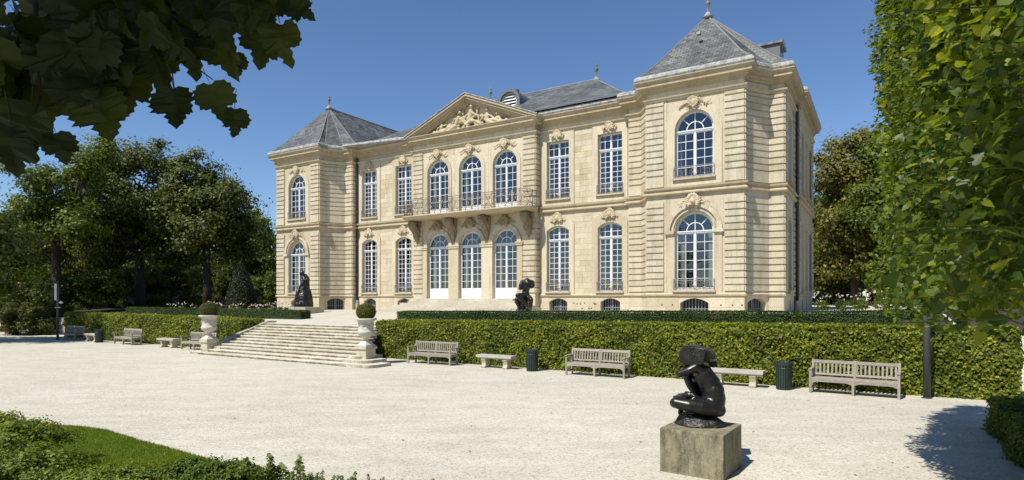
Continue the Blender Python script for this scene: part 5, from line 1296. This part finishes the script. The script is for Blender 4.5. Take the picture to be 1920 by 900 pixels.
# trees beyond the near side of the mansion
tree('chestnut_tree', 'horse chestnut with browning leaves beside the near corner of the mansion', 'tree', px(1605, 50), 50, TZ, .4, 5.5, [(0, 0, 12.2, 2.6, 2.6, 2.6), (-1.2, -.4, 9.4, 2.6, 2.6, 2.6), (1.8, .2, 10.0, 2.8, 2.6, 2.8), (.6, -1.2, 6.8, 2.8, 2.4, 2.0), (-.8, -.5, 7.6, 2.4, 2.2, 2.2), (2.0, -.5, 8.0, 2.4, 2.2, 2.2), (0, 0, 4.8, 2.8, 2.4, 1.8)], 56000, .28, M['f_chest'], 41)
tree('broadleaf_tree', 'tall green tree between the browning chestnut and the linden row', 'tree', px(1690, 46), 46, TZ, .36, 5, [(0, 0, 11.5, 2.8, 2.6, 3.0), (-1.6, 0, 8.0, 2.4, 2.4, 2.4), (1.8, 0, 8.4, 2.6, 2.4, 2.6), (0, -.6, 5.4, 2.8, 2.2, 2.0), (0, 0, 3.2, 2.8, 2.0, 1.6)], 42000, .25, M['f_tree2'], 45)
tree('broadleaf_tree', 'dark low-branched tree against the near end wall of the mansion', 'tree', px(1548, 56), 56, TZ, .3, 3, [(0, 0, 8.2, 2.4, 2.2, 2.6), (-.8, 0, 5.2, 2.6, 2.2, 2.2), (1.4, 0, 4.6, 2.6, 2.2, 2.0), (0, -.5, 2.6, 3.2, 2.0, 1.6)], 28000, .28, M['f_tree'], 46)
tree('broadleaf_tree', 'deep green tree in shade behind the browning chestnut', 'tree', px(1580, 66), 66, TZ, .4, 4, [(0, 0, 9, 4, 3.4, 3.4), (-2.8, 0, 6, 3, 3, 3), (3.2, 0, 6, 3.4, 3, 3)], 26000, .32, M['f_tree'], 42)
tree('broadleaf_tree', 'wide mid-green tree far behind the linden row', 'tree', px(1760, 62), 62, TZ, .4, 4, [(0, 0, 8, 4.2, 3.4, 3.4), (-3, 0, 5, 3, 3, 2.4), (3.6, 0, 5, 3.4, 3, 2.6)], 24000, .32, M['f_tree2'], 43)
tree('broadleaf_tree', 'dark tree at the far right end behind the linden row', 'tree', px(1930, 58), 58, TZ, .4, 4, [(0, 0, 8, 4.2, 3.4, 3.4), (-2.4, 0, 5, 3, 3, 2.6), (3.4, 0, 5, 3.4, 3, 2.6)], 22000, .32, M['f_tree'], 44)

def shrub(name, label, x, y, z, blobs, n, leaf, m, seed, group=None, clump=.35, cat='shrub', core=True, tmpl='quad'):
    t = thing(name, label, cat, (x, y, z), 0, group); P, Nn = crown_points(blobs, n, clump, seed, .5, .1); P[:, 2] = np.abs(P[:, 2])
    leaf_mesh('leaves', P, leaf, m, Nn, .8, seed, tmpl, t); rr = random.Random(seed); b = MB()
    for q in blobs:
        for _ in range(5): limb(b, [(q[0] * .4, q[1] * .4, -.05), (q[0] * .8 + rr.uniform(-.1, .1), q[1] * .8, q[2] * .6), (q[0] + rr.uniform(-.6, .6) * q[3], q[1] + rr.uniform(-.6, .6) * q[4], q[2] + rr.uniform(0, .7) * q[5])], max(.012, q[5] * .03), max(.004, q[5] * .008), 5)
    b.build('stems', M['bark'], t); return t
rr = random.Random(77)
BACK = [(30, 52, 2.6, 2.0), (95, 56, 2.4, 2.2), (150, 50, 2.8, 1.9), (205, 58, 3.0, 2.3), (262, 60, 2.8, 2.4), (320, 58, 3.2, 2.4), (372, 66, 3.0, 3.0), (425, 70, 2.8, 2.6), (500, 66, 2.4, 2.2), (545, 76, 3.2, 3.0)]
LB = ['dark rounded bush left of the pale garden wall', 'broad dark bush in front of the pale garden wall', 'leafy bush with yellowish lit tips beside the banner post', 'tall leafy bush behind the rose bed under the dark tree', 'bushy thicket between the two big trunks', 'sunlit green bush behind the rose bed', 'wide bush below the tree nearest to the mansion', 'bright bush beside the dark cone-shaped yew', 'climber-covered bush between yew cone and pavilion', 'far bush closing the gap by the pavilion']
for i, ((p_, Y, rad, h), l) in enumerate(zip(BACK, LB)):
    h *= 1.35
    m = M['f_tree2'] if i in (1, 3, 4, 5, 7, 8) else (M['f_light'] if i in (2,) else M['f_tree'])
    shrub('garden_bush', l, px(p_, Y), Y, TZ if i > 1 else .6, [(0, 0, h * .5, rad, rad * .8, h * .6), (rad * .6, .3, h * .75, rad * .6, rad * .6, h * .5), (-rad * .6, -.2, h * .6, rad * .6, rad * .6, h * .5)], 9000, .2, m, 100 + i, 'bushes under the far trees', .5)
for i, (p_, Y, rad, h, m, l) in enumerate([(1545, 58, 2.6, 2.6, 'f_tree2', 'green bush just past the near corner of the mansion'), (1615, 62, 2.8, 2.4, 'f_tree', 'dark bush below the chestnut'), (1700, 60, 3.0, 2.6, 'f_tree', 'dark bush behind the two yew cones'), (1790, 56, 3.0, 2.4, 'f_light', 'bright bush beyond the shaded path'), (1880, 60, 3.2, 2.6, 'f_tree2', 'bush behind the linden leaves at the far edge'), (1960, 54, 3.2, 2.6, 'f_tree', 'large bush at the far right end of the path')]):
    shrub('garden_bush', l, px(p_, Y), Y, TZ, [(0, 0, h * .5, rad, rad * .8, h * .6), (rad * .6, .3, h * .8, rad * .6, rad * .6, h * .5), (-rad * .6, -.2, h * .6, rad * .6, rad * .6, h * .5)], 8000, .21, M[m], 130 + i, 'bushes beyond the mansion', .5)
for i, (p_, Y, rad, h, l) in enumerate([(1765, 38, 1.5, 1.5, 'low dark bush right of the grey pole beyond the hedge'), (1835, 40, 1.8, 1.5, 'low bush in shade beyond the hedge under the linden leaves'), (1905, 37, 1.6, 1.3, 'low bush at the right end behind the hedge'), (1720, 52, 2.2, 2.2, 'round dark bush behind the pale pink roses')]):
    shrub('garden_bush', l, px(p_, Y), Y, 1.55, [(0, 0, h * .5, rad, rad * .8, h * .6), (rad * .5, .1, h * .5, rad * .6, rad * .6, h * .5)], 6000, .15, M['f_tree' if i % 2 else 'f_tree2'], 170 + i, 'bushes beyond the near hedge', .4)
# bed at the left edge
for i, (p_, Y, rad, h, l) in enumerate([(60, 43, 1.5, 1.1, 'low dark plants with pale leaves beside the terracotta pot'), (95, 45, 1.6, 1.9, 'dark bush in shade behind the banner post'), (-30, 47, 2.4, 2.4, 'dark bush at the very edge behind the terracotta pot'), (30, 48, 2.2, 2.0, 'dark bush directly behind the terracotta pot')]):
    shrub('garden_bush', l, px(p_, Y), Y, 0, [(0, 0, h * .5, rad, rad * .8, h * .6), (rad * .5, .1, h * .5, rad * .6, rad * .6, h * .5)], 6000, .14, M['f_tree'], 150 + i, 'bushes at the shaded edge', .35)
# garden wall with tile coping
wl = thing('garden_wall', 'pale rendered garden wall with a red tile coping behind the far trees', 'wall', (px(-60, 56), 56, 0), math.atan2(80 - 56, px(560, 80) - px(-60, 56)))
Lw = math.hypot(80 - 56, px(560, 80) - px(-60, 56)); b = MB(); b.box(0, Lw, 0, .4, 0, 4.05); b.build('wall_body', M['rubble'], wl)
b = MB(); n = int(Lw / .24)
tl = None
for i in range(n):
    if i == 0:
        b.v = []; pr = [(.24 * k / 6, .06 * math.sin(PI * k / 6)) for k in range(7)]
        for y, z in ((-.14, 4.03), (.2, 4.2), (.54, 4.03)): b.v += [(x, y, z + q) for x, q in pr]
        b.f = [(7 * r + k, 7 * r + k + 1, 7 * r + k + 8, 7 * r + k + 7) for r in range(2) for k in range(6)]; tl = b.build('coping_tile', M['tile'], wl)
    elif i < 290: place('coping_tile', tl.data, wl, (.24 * i, 0, 0))
# clipped yew cones
def cone(p_, Y, z, h, r, label, seed, m='f_yew'):
    t = thing('yew_cone', label, 'topiary', (px(p_, Y), Y, z), 0, 'clipped yew cones'); rg = np.random.default_rng(seed); n = 7000
    a = rg.uniform(0, 2 * PI, n); u = np.sqrt(rg.uniform(0, 1, n)); zz = h * (1 - u); rad = r * (1 - (zz / h) ** 1.6) + .05 * rg.normal(size=n)
    P = np.stack([rad * np.cos(a), rad * np.sin(a), zz], 1); leaf_mesh('leaves', P, .12, M[m], np.stack([np.cos(a), np.sin(a), .4 + 0 * a], 1), .7, seed, 'quad', t)
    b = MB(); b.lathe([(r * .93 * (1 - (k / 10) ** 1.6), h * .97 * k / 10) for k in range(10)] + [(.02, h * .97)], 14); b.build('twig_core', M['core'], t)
M['f_cone'] = foliage('dark_yew_leaf', (.012, .018, .007), (.02, .028, .010), (.032, .04, .014), .05)
cone(452, 50, TZ, 4.2, 1.25, 'large dark clipped yew cone beside the far pavilion', 1, 'f_cone')
cone(1660, 46, 1.85, 1.9, .85, 'small clipped yew cone half lit behind the rose bed', 2, 'f_box'); cone(1706, 45, 1.85, 2.0, .9, 'small dark clipped yew cone next to the grey pole', 3)
# rose bushes
RB = thing('rose_bush', 'pink-flowered rose bush behind a low yew hedge', 'rose bush', (0, 0, 0), 0, 'rose bushes behind the yew hedges')
P, Nn = crown_points([(0, 0, .35, .42, .35, .38)], 900, .16, 5, .4); leaf_mesh('leaves', P, .075, M['f_tree2'], Nn, .8, 5, 'quad', RB)
rr = random.Random(9); fl = MB(); sm = MB(); FP = []
for i in range(10):
    a = rr.uniform(0, 2 * PI); r_ = rr.uniform(.05, .45); z = rr.uniform(.6, 1.05); p = (r_ * math.cos(a), r_ * math.sin(a), z); limb(sm, [(p[0] * .3, p[1] * .3, 0), (p[0] * .8, p[1] * .8, z * .6), p], .008, .004, 4)
    for k in range(6): FP.append((p[0] + rr.gauss(0, .022), p[1] + rr.gauss(0, .022), p[2] + rr.gauss(0, .018)))
leaf_mesh('flowers', np.array(FP), .07, M['petal'], None, 1, 6, 'quad', RB); sm.build('stems', M['f_yew'], RB)
_pr = {RB.name: kids(RB)}
spots = [(-20.6 + .82 * i + rr.uniform(-.2, .2), 6.6 + rr.uniform(-.4, .4), rr.uniform(.75, 1.05)) for i in range(16)] + [(3.4 + 1.9 * i + rr.uniform(-.5, .5), 6.9, rr.uniform(.45, .68)) for i in range(10)] + [(18.9 + .75 * i, -1.4 + rr.uniform(-.4, .4), rr.uniform(.8, 1.1)) for i in range(4)] + [(21.05 + .25 * i, 4.6 + rr.uniform(-.3, .3), rr.uniform(.6, .75)) for i in range(6)]
for i, (s, d, k) in enumerate(spots):
    o = RB if i == 0 else copy_tree(RB, None, _pr); o['label'] = 'pink rose bush in the bed by the seated bronze, behind the yew hedge' if i < 16 else ('small sparse rose bush behind the yew hedge below the facade windows' if i < 26 else ('tall rose bush with scattered blooms past the near mansion corner' if i < 30 else 'rose bush covered in pale pink blooms before the yew cones')); o.location = at(s, d, terr(s, d) - .05 if s < 22.5 else (1.55 if s < 24 else 1.4)); o.scale = (k, k, k); o.rotation_euler.z = rr.uniform(0, 6.2)

# ---- row of clipped lindens beside the camera
def linden_row():
    rg = np.random.default_rng(12); S0 = 21.33
    trees = [(27.0, 28.0, 24.6), (22.8, 24.6, 21.2), (19.5, 21.2, 17.8)]
    lab = ['clipped linden nearest to the viewer with large bright leaves', 'second clipped linden of the row, its leaves falling before the grey pole', 'farthest clipped linden of the row, against the sky']
    roots = []
    for (dt, da, db), l in zip(trees, lab):
        t = thing('linden_tree', l, 'tree', (OX, OY, 0), -TH, 'row of clipped lindens'); roots.append(t)
        b = MB(); limb(b, [(24.1, -dt, -.1), (24.1, -dt, 1.5), (24.05, -dt, 3.2), (24.1, -dt, 8.6)], .17, .05, 10); b.build('trunk', M['bark'], t, True)
        lb = MB(); rr = random.Random(int(dt))
        for k in range(26):
            z = rr.uniform(2.6, 8.6); y = -dt + rr.uniform(-2.4, 2.4); e = (S0 + rr.uniform(.1, .5), y, z + rr.uniform(-.2, .8)); limb(lb, [(24.1, -dt, z - .5), ((24.1 + e[0]) / 2, (y - dt) / 2, z), e], .035, .006, 5)
        lb.build('limbs', M['bark'], t, True)
        n = int((da - db) * 7.0 * 1900); y = -rg.uniform(db, da, n); z = 2.36 + rg.uniform(0, 1, n) * 7.0
        bulge = .26 * np.sin(y * 1.7 + z * 1.1) + .2 * np.sin(y * 5.3 - z * 3.1) + .10 * np.sin(z * 7 + y * 3)
        dep = np.abs(rg.normal(size=n)) * .6; s = 21.1 + .52 - .042 * (29.9 + y) - bulge * .5 * (29.9 + y) / 12 + dep * np.clip((29.9 + y) / 8, .5, 1)
        z = z - .25 * np.maximum(0, rg.normal(size=n)) * (z < 2.7)
        P = np.stack([s, y, z], 1); Nn = np.stack([np.full(n, -.30), np.full(n, -.32), np.clip(.45 + .12 * (z - 2.6), .45, 1.0)], 1)
        # keep clear of the lens
        hole = np.sin(y * 2.3 + 1) * np.sin(z * 2.1 + .5 + y) + .7 * np.sin(y * 5.1 + z * 2.9) + .5 * np.sin(z * 6.3 - y * 3.7); fwd = 29.9 + y; Yc = -(s - 21.1) * NX + fwd * NY; keep = (Yc > 2.7) & (z > 2.60 + .14 * np.sin(y * 2.7 + 1) + .10 * np.sin(y * 6 + 9 * s) + .08 * np.sin(y * 17)) & (rg.uniform(size=n) < np.where(hole > -.35, 1, .18))
        P, Nn = P[keep], Nn[keep]
        leaf_mesh('leaves', P, .060, M['f_lind'], Nn, .8, int(dt * 10), LIND, t, .8)
        n = 4600; P = np.stack([rg.uniform(S0 + .6, 26.3, n), -rg.uniform(db, da, n), rg.uniform(2.75, 9.3, n)], 1); P = P[-(P[:, 0] - 21.1) * NX + (29.9 + P[:, 1]) * NY > 2.6]; leaf_mesh('inner_leaves', P, .22, M['f_lind'], None, 1, int(dt * 7), 'oval', t, .5)
    # the leaves nearest to the viewer, each a piece of its own
    ms = []
    for k in range(6):
        T, F = LIND; rr = random.Random(k); cu = rr.uniform(-.25, .3); b = MB(); fo = rr.uniform(.05, .35)
        b.v = [(x, y, z * 1.0 + cu * x * x * .5 + fo * abs(y) * .5 + .03 * math.sin(9 * x + 7 * y)) for x, y, z in T]; b.f = list(F); n0 = len(b.v); b.tube([(-.45, 0, .12), (-.2, 0, .05), (0, 0, 0)], .012, 3)
        me = bpy.data.meshes.new('leaf'); me.from_pydata(b.v, [], b.f); me.materials.append(M['f_lind']); ms.append(me)
    rr = random.Random(6); cnt = 0
    while cnt < 285:
        fw = 2.9 + 3.6 * rr.random() ** 1.2; s = 21.1 + .44 - .04 * fw + abs(rr.gauss(0, .28)) - (.28 if rr.random() < .12 else .06); z = rr.uniform(2.55, 2.6 + fw * .5)
        sr = s - 21.1; X = sr * UX + fw * NX; Y = sr * UY + fw * NY
        if Y < 2.6 or not (.61 < X / Y < .9) or (X / Y < .68 and z > 2.75) or (z - 2.6) / Y > .52: continue
        o = place('leaf', rr.choice(ms), roots[0], (s, -(29.9 - fw), z)); k = rr.uniform(.048, .088); o.scale = (k, k, k)
        o.rotation_euler = Euler((rr.gauss(.25, .45), rr.uniform(0, .8), PI + rr.gauss(.3, .8))); cnt += 1
    tw = MB()
    for i in range(46):
        fw = rr.uniform(2.6, 6.5); z = rr.uniform(2.5, 2.6 + fw * .5); y = -(29.9 - fw); L = rr.uniform(.3, .7)
        tw.tube([(S0 + .5, y + .3, z - .1), (S0 + .2, y + .12, z + .02), (S0 + .12 - L * .5, y - .1, z + .0)], [.006, .004, .002], 4)
    tw.build('twigs', M['f_light'], roots[0])['kind'] = 'stuff'
linden_row()

# ---- maple whose branch hangs into the picture
def maple():
    t = thing('maple_tree', 'maple whose dark shaded branch of lobed leaves hangs down across the sky', 'tree', (-5.6, -2.6, 0))
    root = Vector((-5.6, -2.6, 0)); b = MB(); limb(b, [(0, 0, -.1), (.1, .1, 2.2), (.3, .2, 4.5), (.8, .8, 7)], .26, .12, 10); b.build('trunk', M['bark'], t, True)
    out = []
    A = [(0, 1.0), (.10, .90), (.17, .85), (.155, .77), (.25, .71), (.22, .63), (.27, .57), (.36, .65), (.42, .60), (.51, .63), (.48, .53), (.56, .47), (.50, .39), (.56, .31), (.49, .23), (.51, .12), (.42, .09), (.38, -.02), (.27, -.04), (.15, -.08), (.05, -.02)]
    ms = []
    for k in range(7):
        rr = random.Random(k); cu = rr.uniform(-.1, .9); fo = rr.uniform(-.2, .8); wv = rr.uniform(.02, .12); bm = bmesh.new()
        def P(w_, l): return (w_, l, -cu * l * l * .5 + fo * abs(w_) * .6 + wv * math.sin(7 * l + 5 * w_ + k))
        R_ = [P(w_ * rr.uniform(.94, 1.06), l) for w_, l in A]; L_ = [P(-w_ * rr.uniform(.94, 1.06), l) for w_, l in A[1:]]
        mid = [P(0, l) for l in (.78, .55, .35, .18)]
        b = MB(); b.v = R_ + L_ + mid + [P(0, -.02)]; nR = len(R_); m0 = nR + len(L_); base = m0 + 4
        grp = [(0, 3, m0), (3, 9, m0 + 1), (9, 13, m0 + 2), (13, 17, m0 + 3), (17, 20, m0 + 3)]
        def fan(ix, c):
            for a, e in zip(ix, ix[1:]): b.f.append((c, a, e))
        spine = [0, m0, m0 + 1, m0 + 2, m0 + 3, base]
        def side(idx):
            fan(idx[0:4], m0); b.f.append((m0, idx[3], m0 + 1)); fan(idx[3:10], m0 + 1); b.f.append((m0 + 1, idx[9], m0 + 2)); fan(idx[9:14], m0 + 2); b.f.append((m0 + 2, idx[13], m0 + 3)); fan(idx[13:21], m0 + 3); b.f.append((m0 + 3, idx[20], base))
        side(list(range(21))); side([0] + list(range(nR, nR + 20)))
        b.tube([(0, -.02, 0), (.02, -.35, .05), (.05, -.7, .15)], .010, 4)
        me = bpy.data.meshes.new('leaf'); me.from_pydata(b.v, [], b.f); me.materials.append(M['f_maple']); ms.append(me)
    rr = random.Random(14)
    edge = [(0, 305), (60, 270), (100, 245), (190, 235), (245, 210), (262, 150), (300, 130), (345, 125), (400, 120), (450, 95), (520, 100), (570, 90), (580, 0)]
    def low(x):
        for (a, ya), (c, yc) in zip(edge, edge[1:]):
            if a <= x <= c: return ya + (yc - ya) * (x - a) / (c - a)
        return 300 if x < 0 else -20
    def leaf(pxx, py, Y, s, tipx, tipy, tilt, roll, k):
        # tip direction seen across the view, tilt towards or away
        X = (pxx - 960) / 1120 * Y; Z = 2.6 + (560 - py) / 1120 * Y
        d = Vector((tipx, tilt, -tipy)).normalized(); n = Vector((math.sin(roll), -math.cos(roll), .15)); n = (n - d * n.dot(d)).normalized(); x = d.cross(n)
        mt = Matrix((x, d, n)).transposed().to_4x4(); mt.translation = Vector((X, Y, Z)) - root; mt = mt @ Matrix.Scale(s, 4)
        o = place('leaf', ms[k], t); o.matrix_local = mt
    named = [(326, 168, 2.05, .135, .05, 1, .1, .1, 1), (395, 160, 2.1, .125, .35, 1, .1, .3, 2), (440, 205, 2.1, .10, -.15, 1, .3, 1.0, 3), (105, 250, 1.9, .10, .25, 1, .2, .9, 4), (525, 45, 2.2, .15, .1, 1, .1, -.2, 5), (500, 55, 2.25, .15, -.4, 1, .15, .2, 0), (240, 130, 2.1, .16, -.2, 1, .1, .4, 6), (420, 70, 2.2, .15, 0, 1, .2, -.3, 2), (440, 100, 2.3, .09, .1, 1, .2, 1.1, 3), (285, 80, 2.1, .17, .1, 1, .1, .1, 0), (180, 175, 2.0, .17, .3, 1, .1, .2, 1), (540, 8, 2.2, .11, .8, .4, .1, .5, 3), (60, 200, 1.9, .18, -.3, 1, .1, 0, 5), (20, 240, 1.9, .16, -.2, 1, .2, .3, 6), (215, 60, 2.0, .18, .2, 1, 0, .1, 4), (365, 60, 2.1, .16, -.1, 1, 0, .1, 5)]
    for a in named: leaf(*a)
    n = len(named)
    while n < 235:
        x = rr.uniform(-60, 575); y = rr.uniform(-60, 300); s = rr.uniform(.10, .17)
        Y = rr.uniform(1.9, 3.0); L = s / Y * 1120
        if y + L * .82 > low(max(0, x)) or x + L * .42 > 575: continue
        if x > 380 and rr.random() < .25: continue
        leaf(x, y, Y, s, rr.gauss(.05, .5), 1, rr.gauss(.1, .4), rr.gauss(0, .8), rr.randrange(7)); n += 1
    br = MB()
    def wp(pxx, py, Y): return Vector(((pxx - 960) / 1120 * Y, Y, 2.6 + (560 - py) / 1120 * Y)) - root
    for pts, r0, r1 in (([(-250, -260, 2.2), (0, -60, 2.3), (200, 5, 2.35), (330, 8, 2.4), (480, 12, 2.4), (545, 5, 2.4)], .022, .003), ([(200, 5, 2.35), (290, 75, 2.3), (345, 110, 2.3), (400, 150, 2.3)], .008, .002), ([(60, -60, 2.1), (70, 60, 2.1), (75, 180, 2.05), (60, 230, 2.0)], .009, .003), ([(190, -20, 2.2), (195, 60, 2.15), (190, 100, 2.1)], .006, .002), ([(310, 90, 2.2), (322, 130, 2.1), (327, 168, 2.06)], .003, .002)):
        limb(br, [wp(*p) for p in pts], r0, r1, 6)
    br.build('branch', M['bark'], t, True)
    br = MB(); limb(br, [(.3, .2, 4.4), (1.6, 1.6, 5.4), (2.4, 2.6, 5.2), wp(-250, -260, 2.2)], .08, .022, 8)
    for e in ((2.4, 1.2, 8), (4, 2.6, 7.2), (1, 3.2, 7.6), (3, 4, 6.4)): limb(br, [(.5, .4, 5.6), (e[0] * .6, e[1] * .6, e[2] * .9), e], .06, .015, 6)
    br.build('limbs', M['bark'], t, True)
    P, Nn = crown_points([(2.2, 2.6, 7.0, 2.8, 2.2, 2.0), (.4, .8, 7.6, 2.6, 2.4, 2.2), (3.8, 2.2, 6.8, 2.0, 1.9, 1.6)], 15000, .8, 8, .1, .5)
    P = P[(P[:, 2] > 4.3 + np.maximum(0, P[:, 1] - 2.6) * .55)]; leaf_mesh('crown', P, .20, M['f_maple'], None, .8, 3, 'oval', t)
maple()

# ---- foreground planting and lawn
def lawn():
    pts = [(-8.75, 12.05), (-8.0, 11.75), (-6.75, 10.85), (-5.6, 10.1), (-4.8, 9.55), (-4.2, 9.1), (-3.5, 8.5), (-3.2, 7.0), (-12, 6.2), (-12, 10.5), (-10.2, 11.9), (-9.4, 12.15)]
    b = MB(); b.poly([(x, y, .018) for x, y in pts]); o = b.build('lawn', M['turf']); o['kind'] = 'structure'
    b = MB(); n = len(pts)
    for i in range(n): p, q = pts[i], pts[(i + 1) % n]; b.quad((*p, -.02), (*q, -.02), (*q, .018), (*p, .018))
    rg = np.random.default_rng(3); Q = np.stack([rg.uniform(-9.6, -3.3, 150000), rg.uniform(7.9, 12.2, 150000)], 1); inside = np.zeros(len(Q), bool)
    for i in range(n):
        (x0, y0), (x1, y1) = pts[i], pts[(i + 1) % n]; c = ((y0 > Q[:, 1]) != (y1 > Q[:, 1])) & (Q[:, 0] < (x1 - x0) * (Q[:, 1] - y0) / (y1 - y0 + 1e-12) + x0); inside ^= c
    Q = Q[inside]; N = len(Q); h = rg.uniform(.025, .055, N); a = rg.uniform(0, 2 * PI, N); w_ = .006
    V = np.empty((N, 3, 3)); V[:, 0, :2] = Q + np.stack([np.cos(a), np.sin(a)], 1) * w_; V[:, 1, :2] = Q - np.stack([np.cos(a), np.sin(a)], 1) * w_; V[:, 2, :2] = Q + rg.normal(size=(N, 2)) * .018; V[:, :2, 2] = .017; V[:, 2, 2] = .018 + h
    me = bpy.data.meshes.new('grass'); me.vertices.add(N * 3); me.vertices.foreach_set('co', V.ravel().astype(np.float32)); me.loops.add(N * 3); me.loops.foreach_set('vertex_index', np.arange(N * 3, dtype=np.int32)); me.polygons.add(N)
    me.polygons.foreach_set('loop_start', np.arange(0, N * 3, 3, dtype=np.int32)); me.polygons.foreach_set('loop_total', np.full(N, 3, np.int32)); me.update(calc_edges=True); me.materials.append(M['f_grass'])
    o = place('grass', me); o['kind'] = 'stuff'; o['label'] = 'short mown grass of the small curved lawn'; o['category'] = 'grass'
lawn()
_sh = shrub('foreground_shrub', 'dense rounded bright green shrub overlapping the lawn corner', -7.75, 8.7, 0, [(0, 0, .45, 1.15, .9, .42), (-.9, .1, .5, .9, .8, .42), (.7, -.35, .28, .8, .6, .3), (-.3, .4, .55, .7, .5, .34)], 60000, .042, M['f_shrub'], 201, None, .13, 'shrub', tmpl='oval'); _sh.scale = (1, 1, .86)
shrub('foreground_shrub', 'low spreading lower part of the green planting beside the big shrub', -5.75, 8.25, 0, [(0, -.1, .10, .9, .4, .13), (-.9, .0, .2, .7, .5, .24), (.7, -.1, .08, .5, .3, .10)], 26000, .04, M['f_shrub'], 202, None, .11, 'shrub', tmpl='oval')
shrub('foreground_shrub', 'yellow-green leafy mound at the bottom edge of the lawn', -4.35, 8.25, 0, [(0, 0, .16, .55, .35, .2), (.5, 0, .12, .4, .3, .18), (-.6, -.05, .1, .4, .3, .12)], 13000, .042, M['f_light'], 203, None, .10, 'shrub', tmpl='oval')
rr = random.Random(40)
LP = thing('leafy_plant', 'upright leafy stems of a young plant in the row along the bottom edge', 'plant', (-3.6, 8.2, 0), 0, 'young leafy plants along the lawn edge')
P = []; Nn = []; b = MB()
for k in range(7):
    x, y = rr.uniform(-.16, .16), rr.uniform(-.12, .12); h = rr.uniform(.22, .42); lx, ly = rr.uniform(-.06, .06), rr.uniform(-.05, .05); limb(b, [(x, y, 0), (x + lx * .5, y + ly * .5, h * .5), (x + lx, y + ly, h)], .006, .003, 4)
    for j in range(26):
        u = .25 + .75 * j / 25; a = j * 2.4; r_ = .05 * (1.15 - u * .7); P.append((x + lx * u + r_ * math.cos(a), y + ly * u + r_ * math.sin(a), h * u)); Nn.append((math.cos(a) * .5, math.sin(a) * .5, .8))
leaf_mesh('leaves', np.array(P), .062, M['f_light'], np.array(Nn), .35, 9, 'oval', LP); b.build('stems', M['f_yew'], LP); _p4 = {LP.name: kids(LP)}
for i, (x, y, k) in enumerate([(-3.75, 8.35, 1.05), (-3.95, 8.2, .8), (-3.45, 8.3, 1.0), (-3.15, 8.35, 1.15), (-3.0, 8.15, .7), (-2.75, 8.2, .75), (-2.5, 8.1, .55), (-2.25, 8.15, .62), (-2.0, 8.05, .4), (-1.85, 8.1, .55)]):
    o = LP if i == 0 else copy_tree(LP, None, _p4); o.location = (x, y, 0); o.scale = (k, k, k); o.rotation_euler.z = rr.uniform(0, 6); o['label'] = ('tall leafy plant at the lawn end of the row', 'shorter leafy plant in front of the lawn end of the row', 'second tall leafy plant from the lawn', 'tallest leafy plant of the row, third from the lawn', 'leafy plant just past the tallest one', 'middling leafy plant two past the tallest one', 'small leafy plant in the open end of the row', 'small leafy plant third from the open end', 'tiniest leafy plant near the open end of the row', 'last small leafy plant at the open gravel end')[i]
# dry leaves lying on the gravel
rg = np.random.default_rng(5); n = 130; Y = rg.uniform(8.5, 24, n); X = rg.uniform(-.8, .85, n) * Y; k = ~((X < -2.5) & (Y < 12.5)); k &= ((X * NX + Y * NY) < 29.9 - 12.6) & (Y * 1 > 0)
Q = np.stack([X, Y, np.full(n, .012)], 1)[k]; s_ = (Q[:, 0] - OX) * UX + (Q[:, 1] - OY) * UY
o = leaf_mesh('fallen_leaves', Q, .055, M['dry'], np.tile([0, 0, 1], (len(Q), 1)), .25, 6, 'oval'); o['label'] = 'dry brown leaves scattered over the pale gravel'; o['category'] = 'leaves'
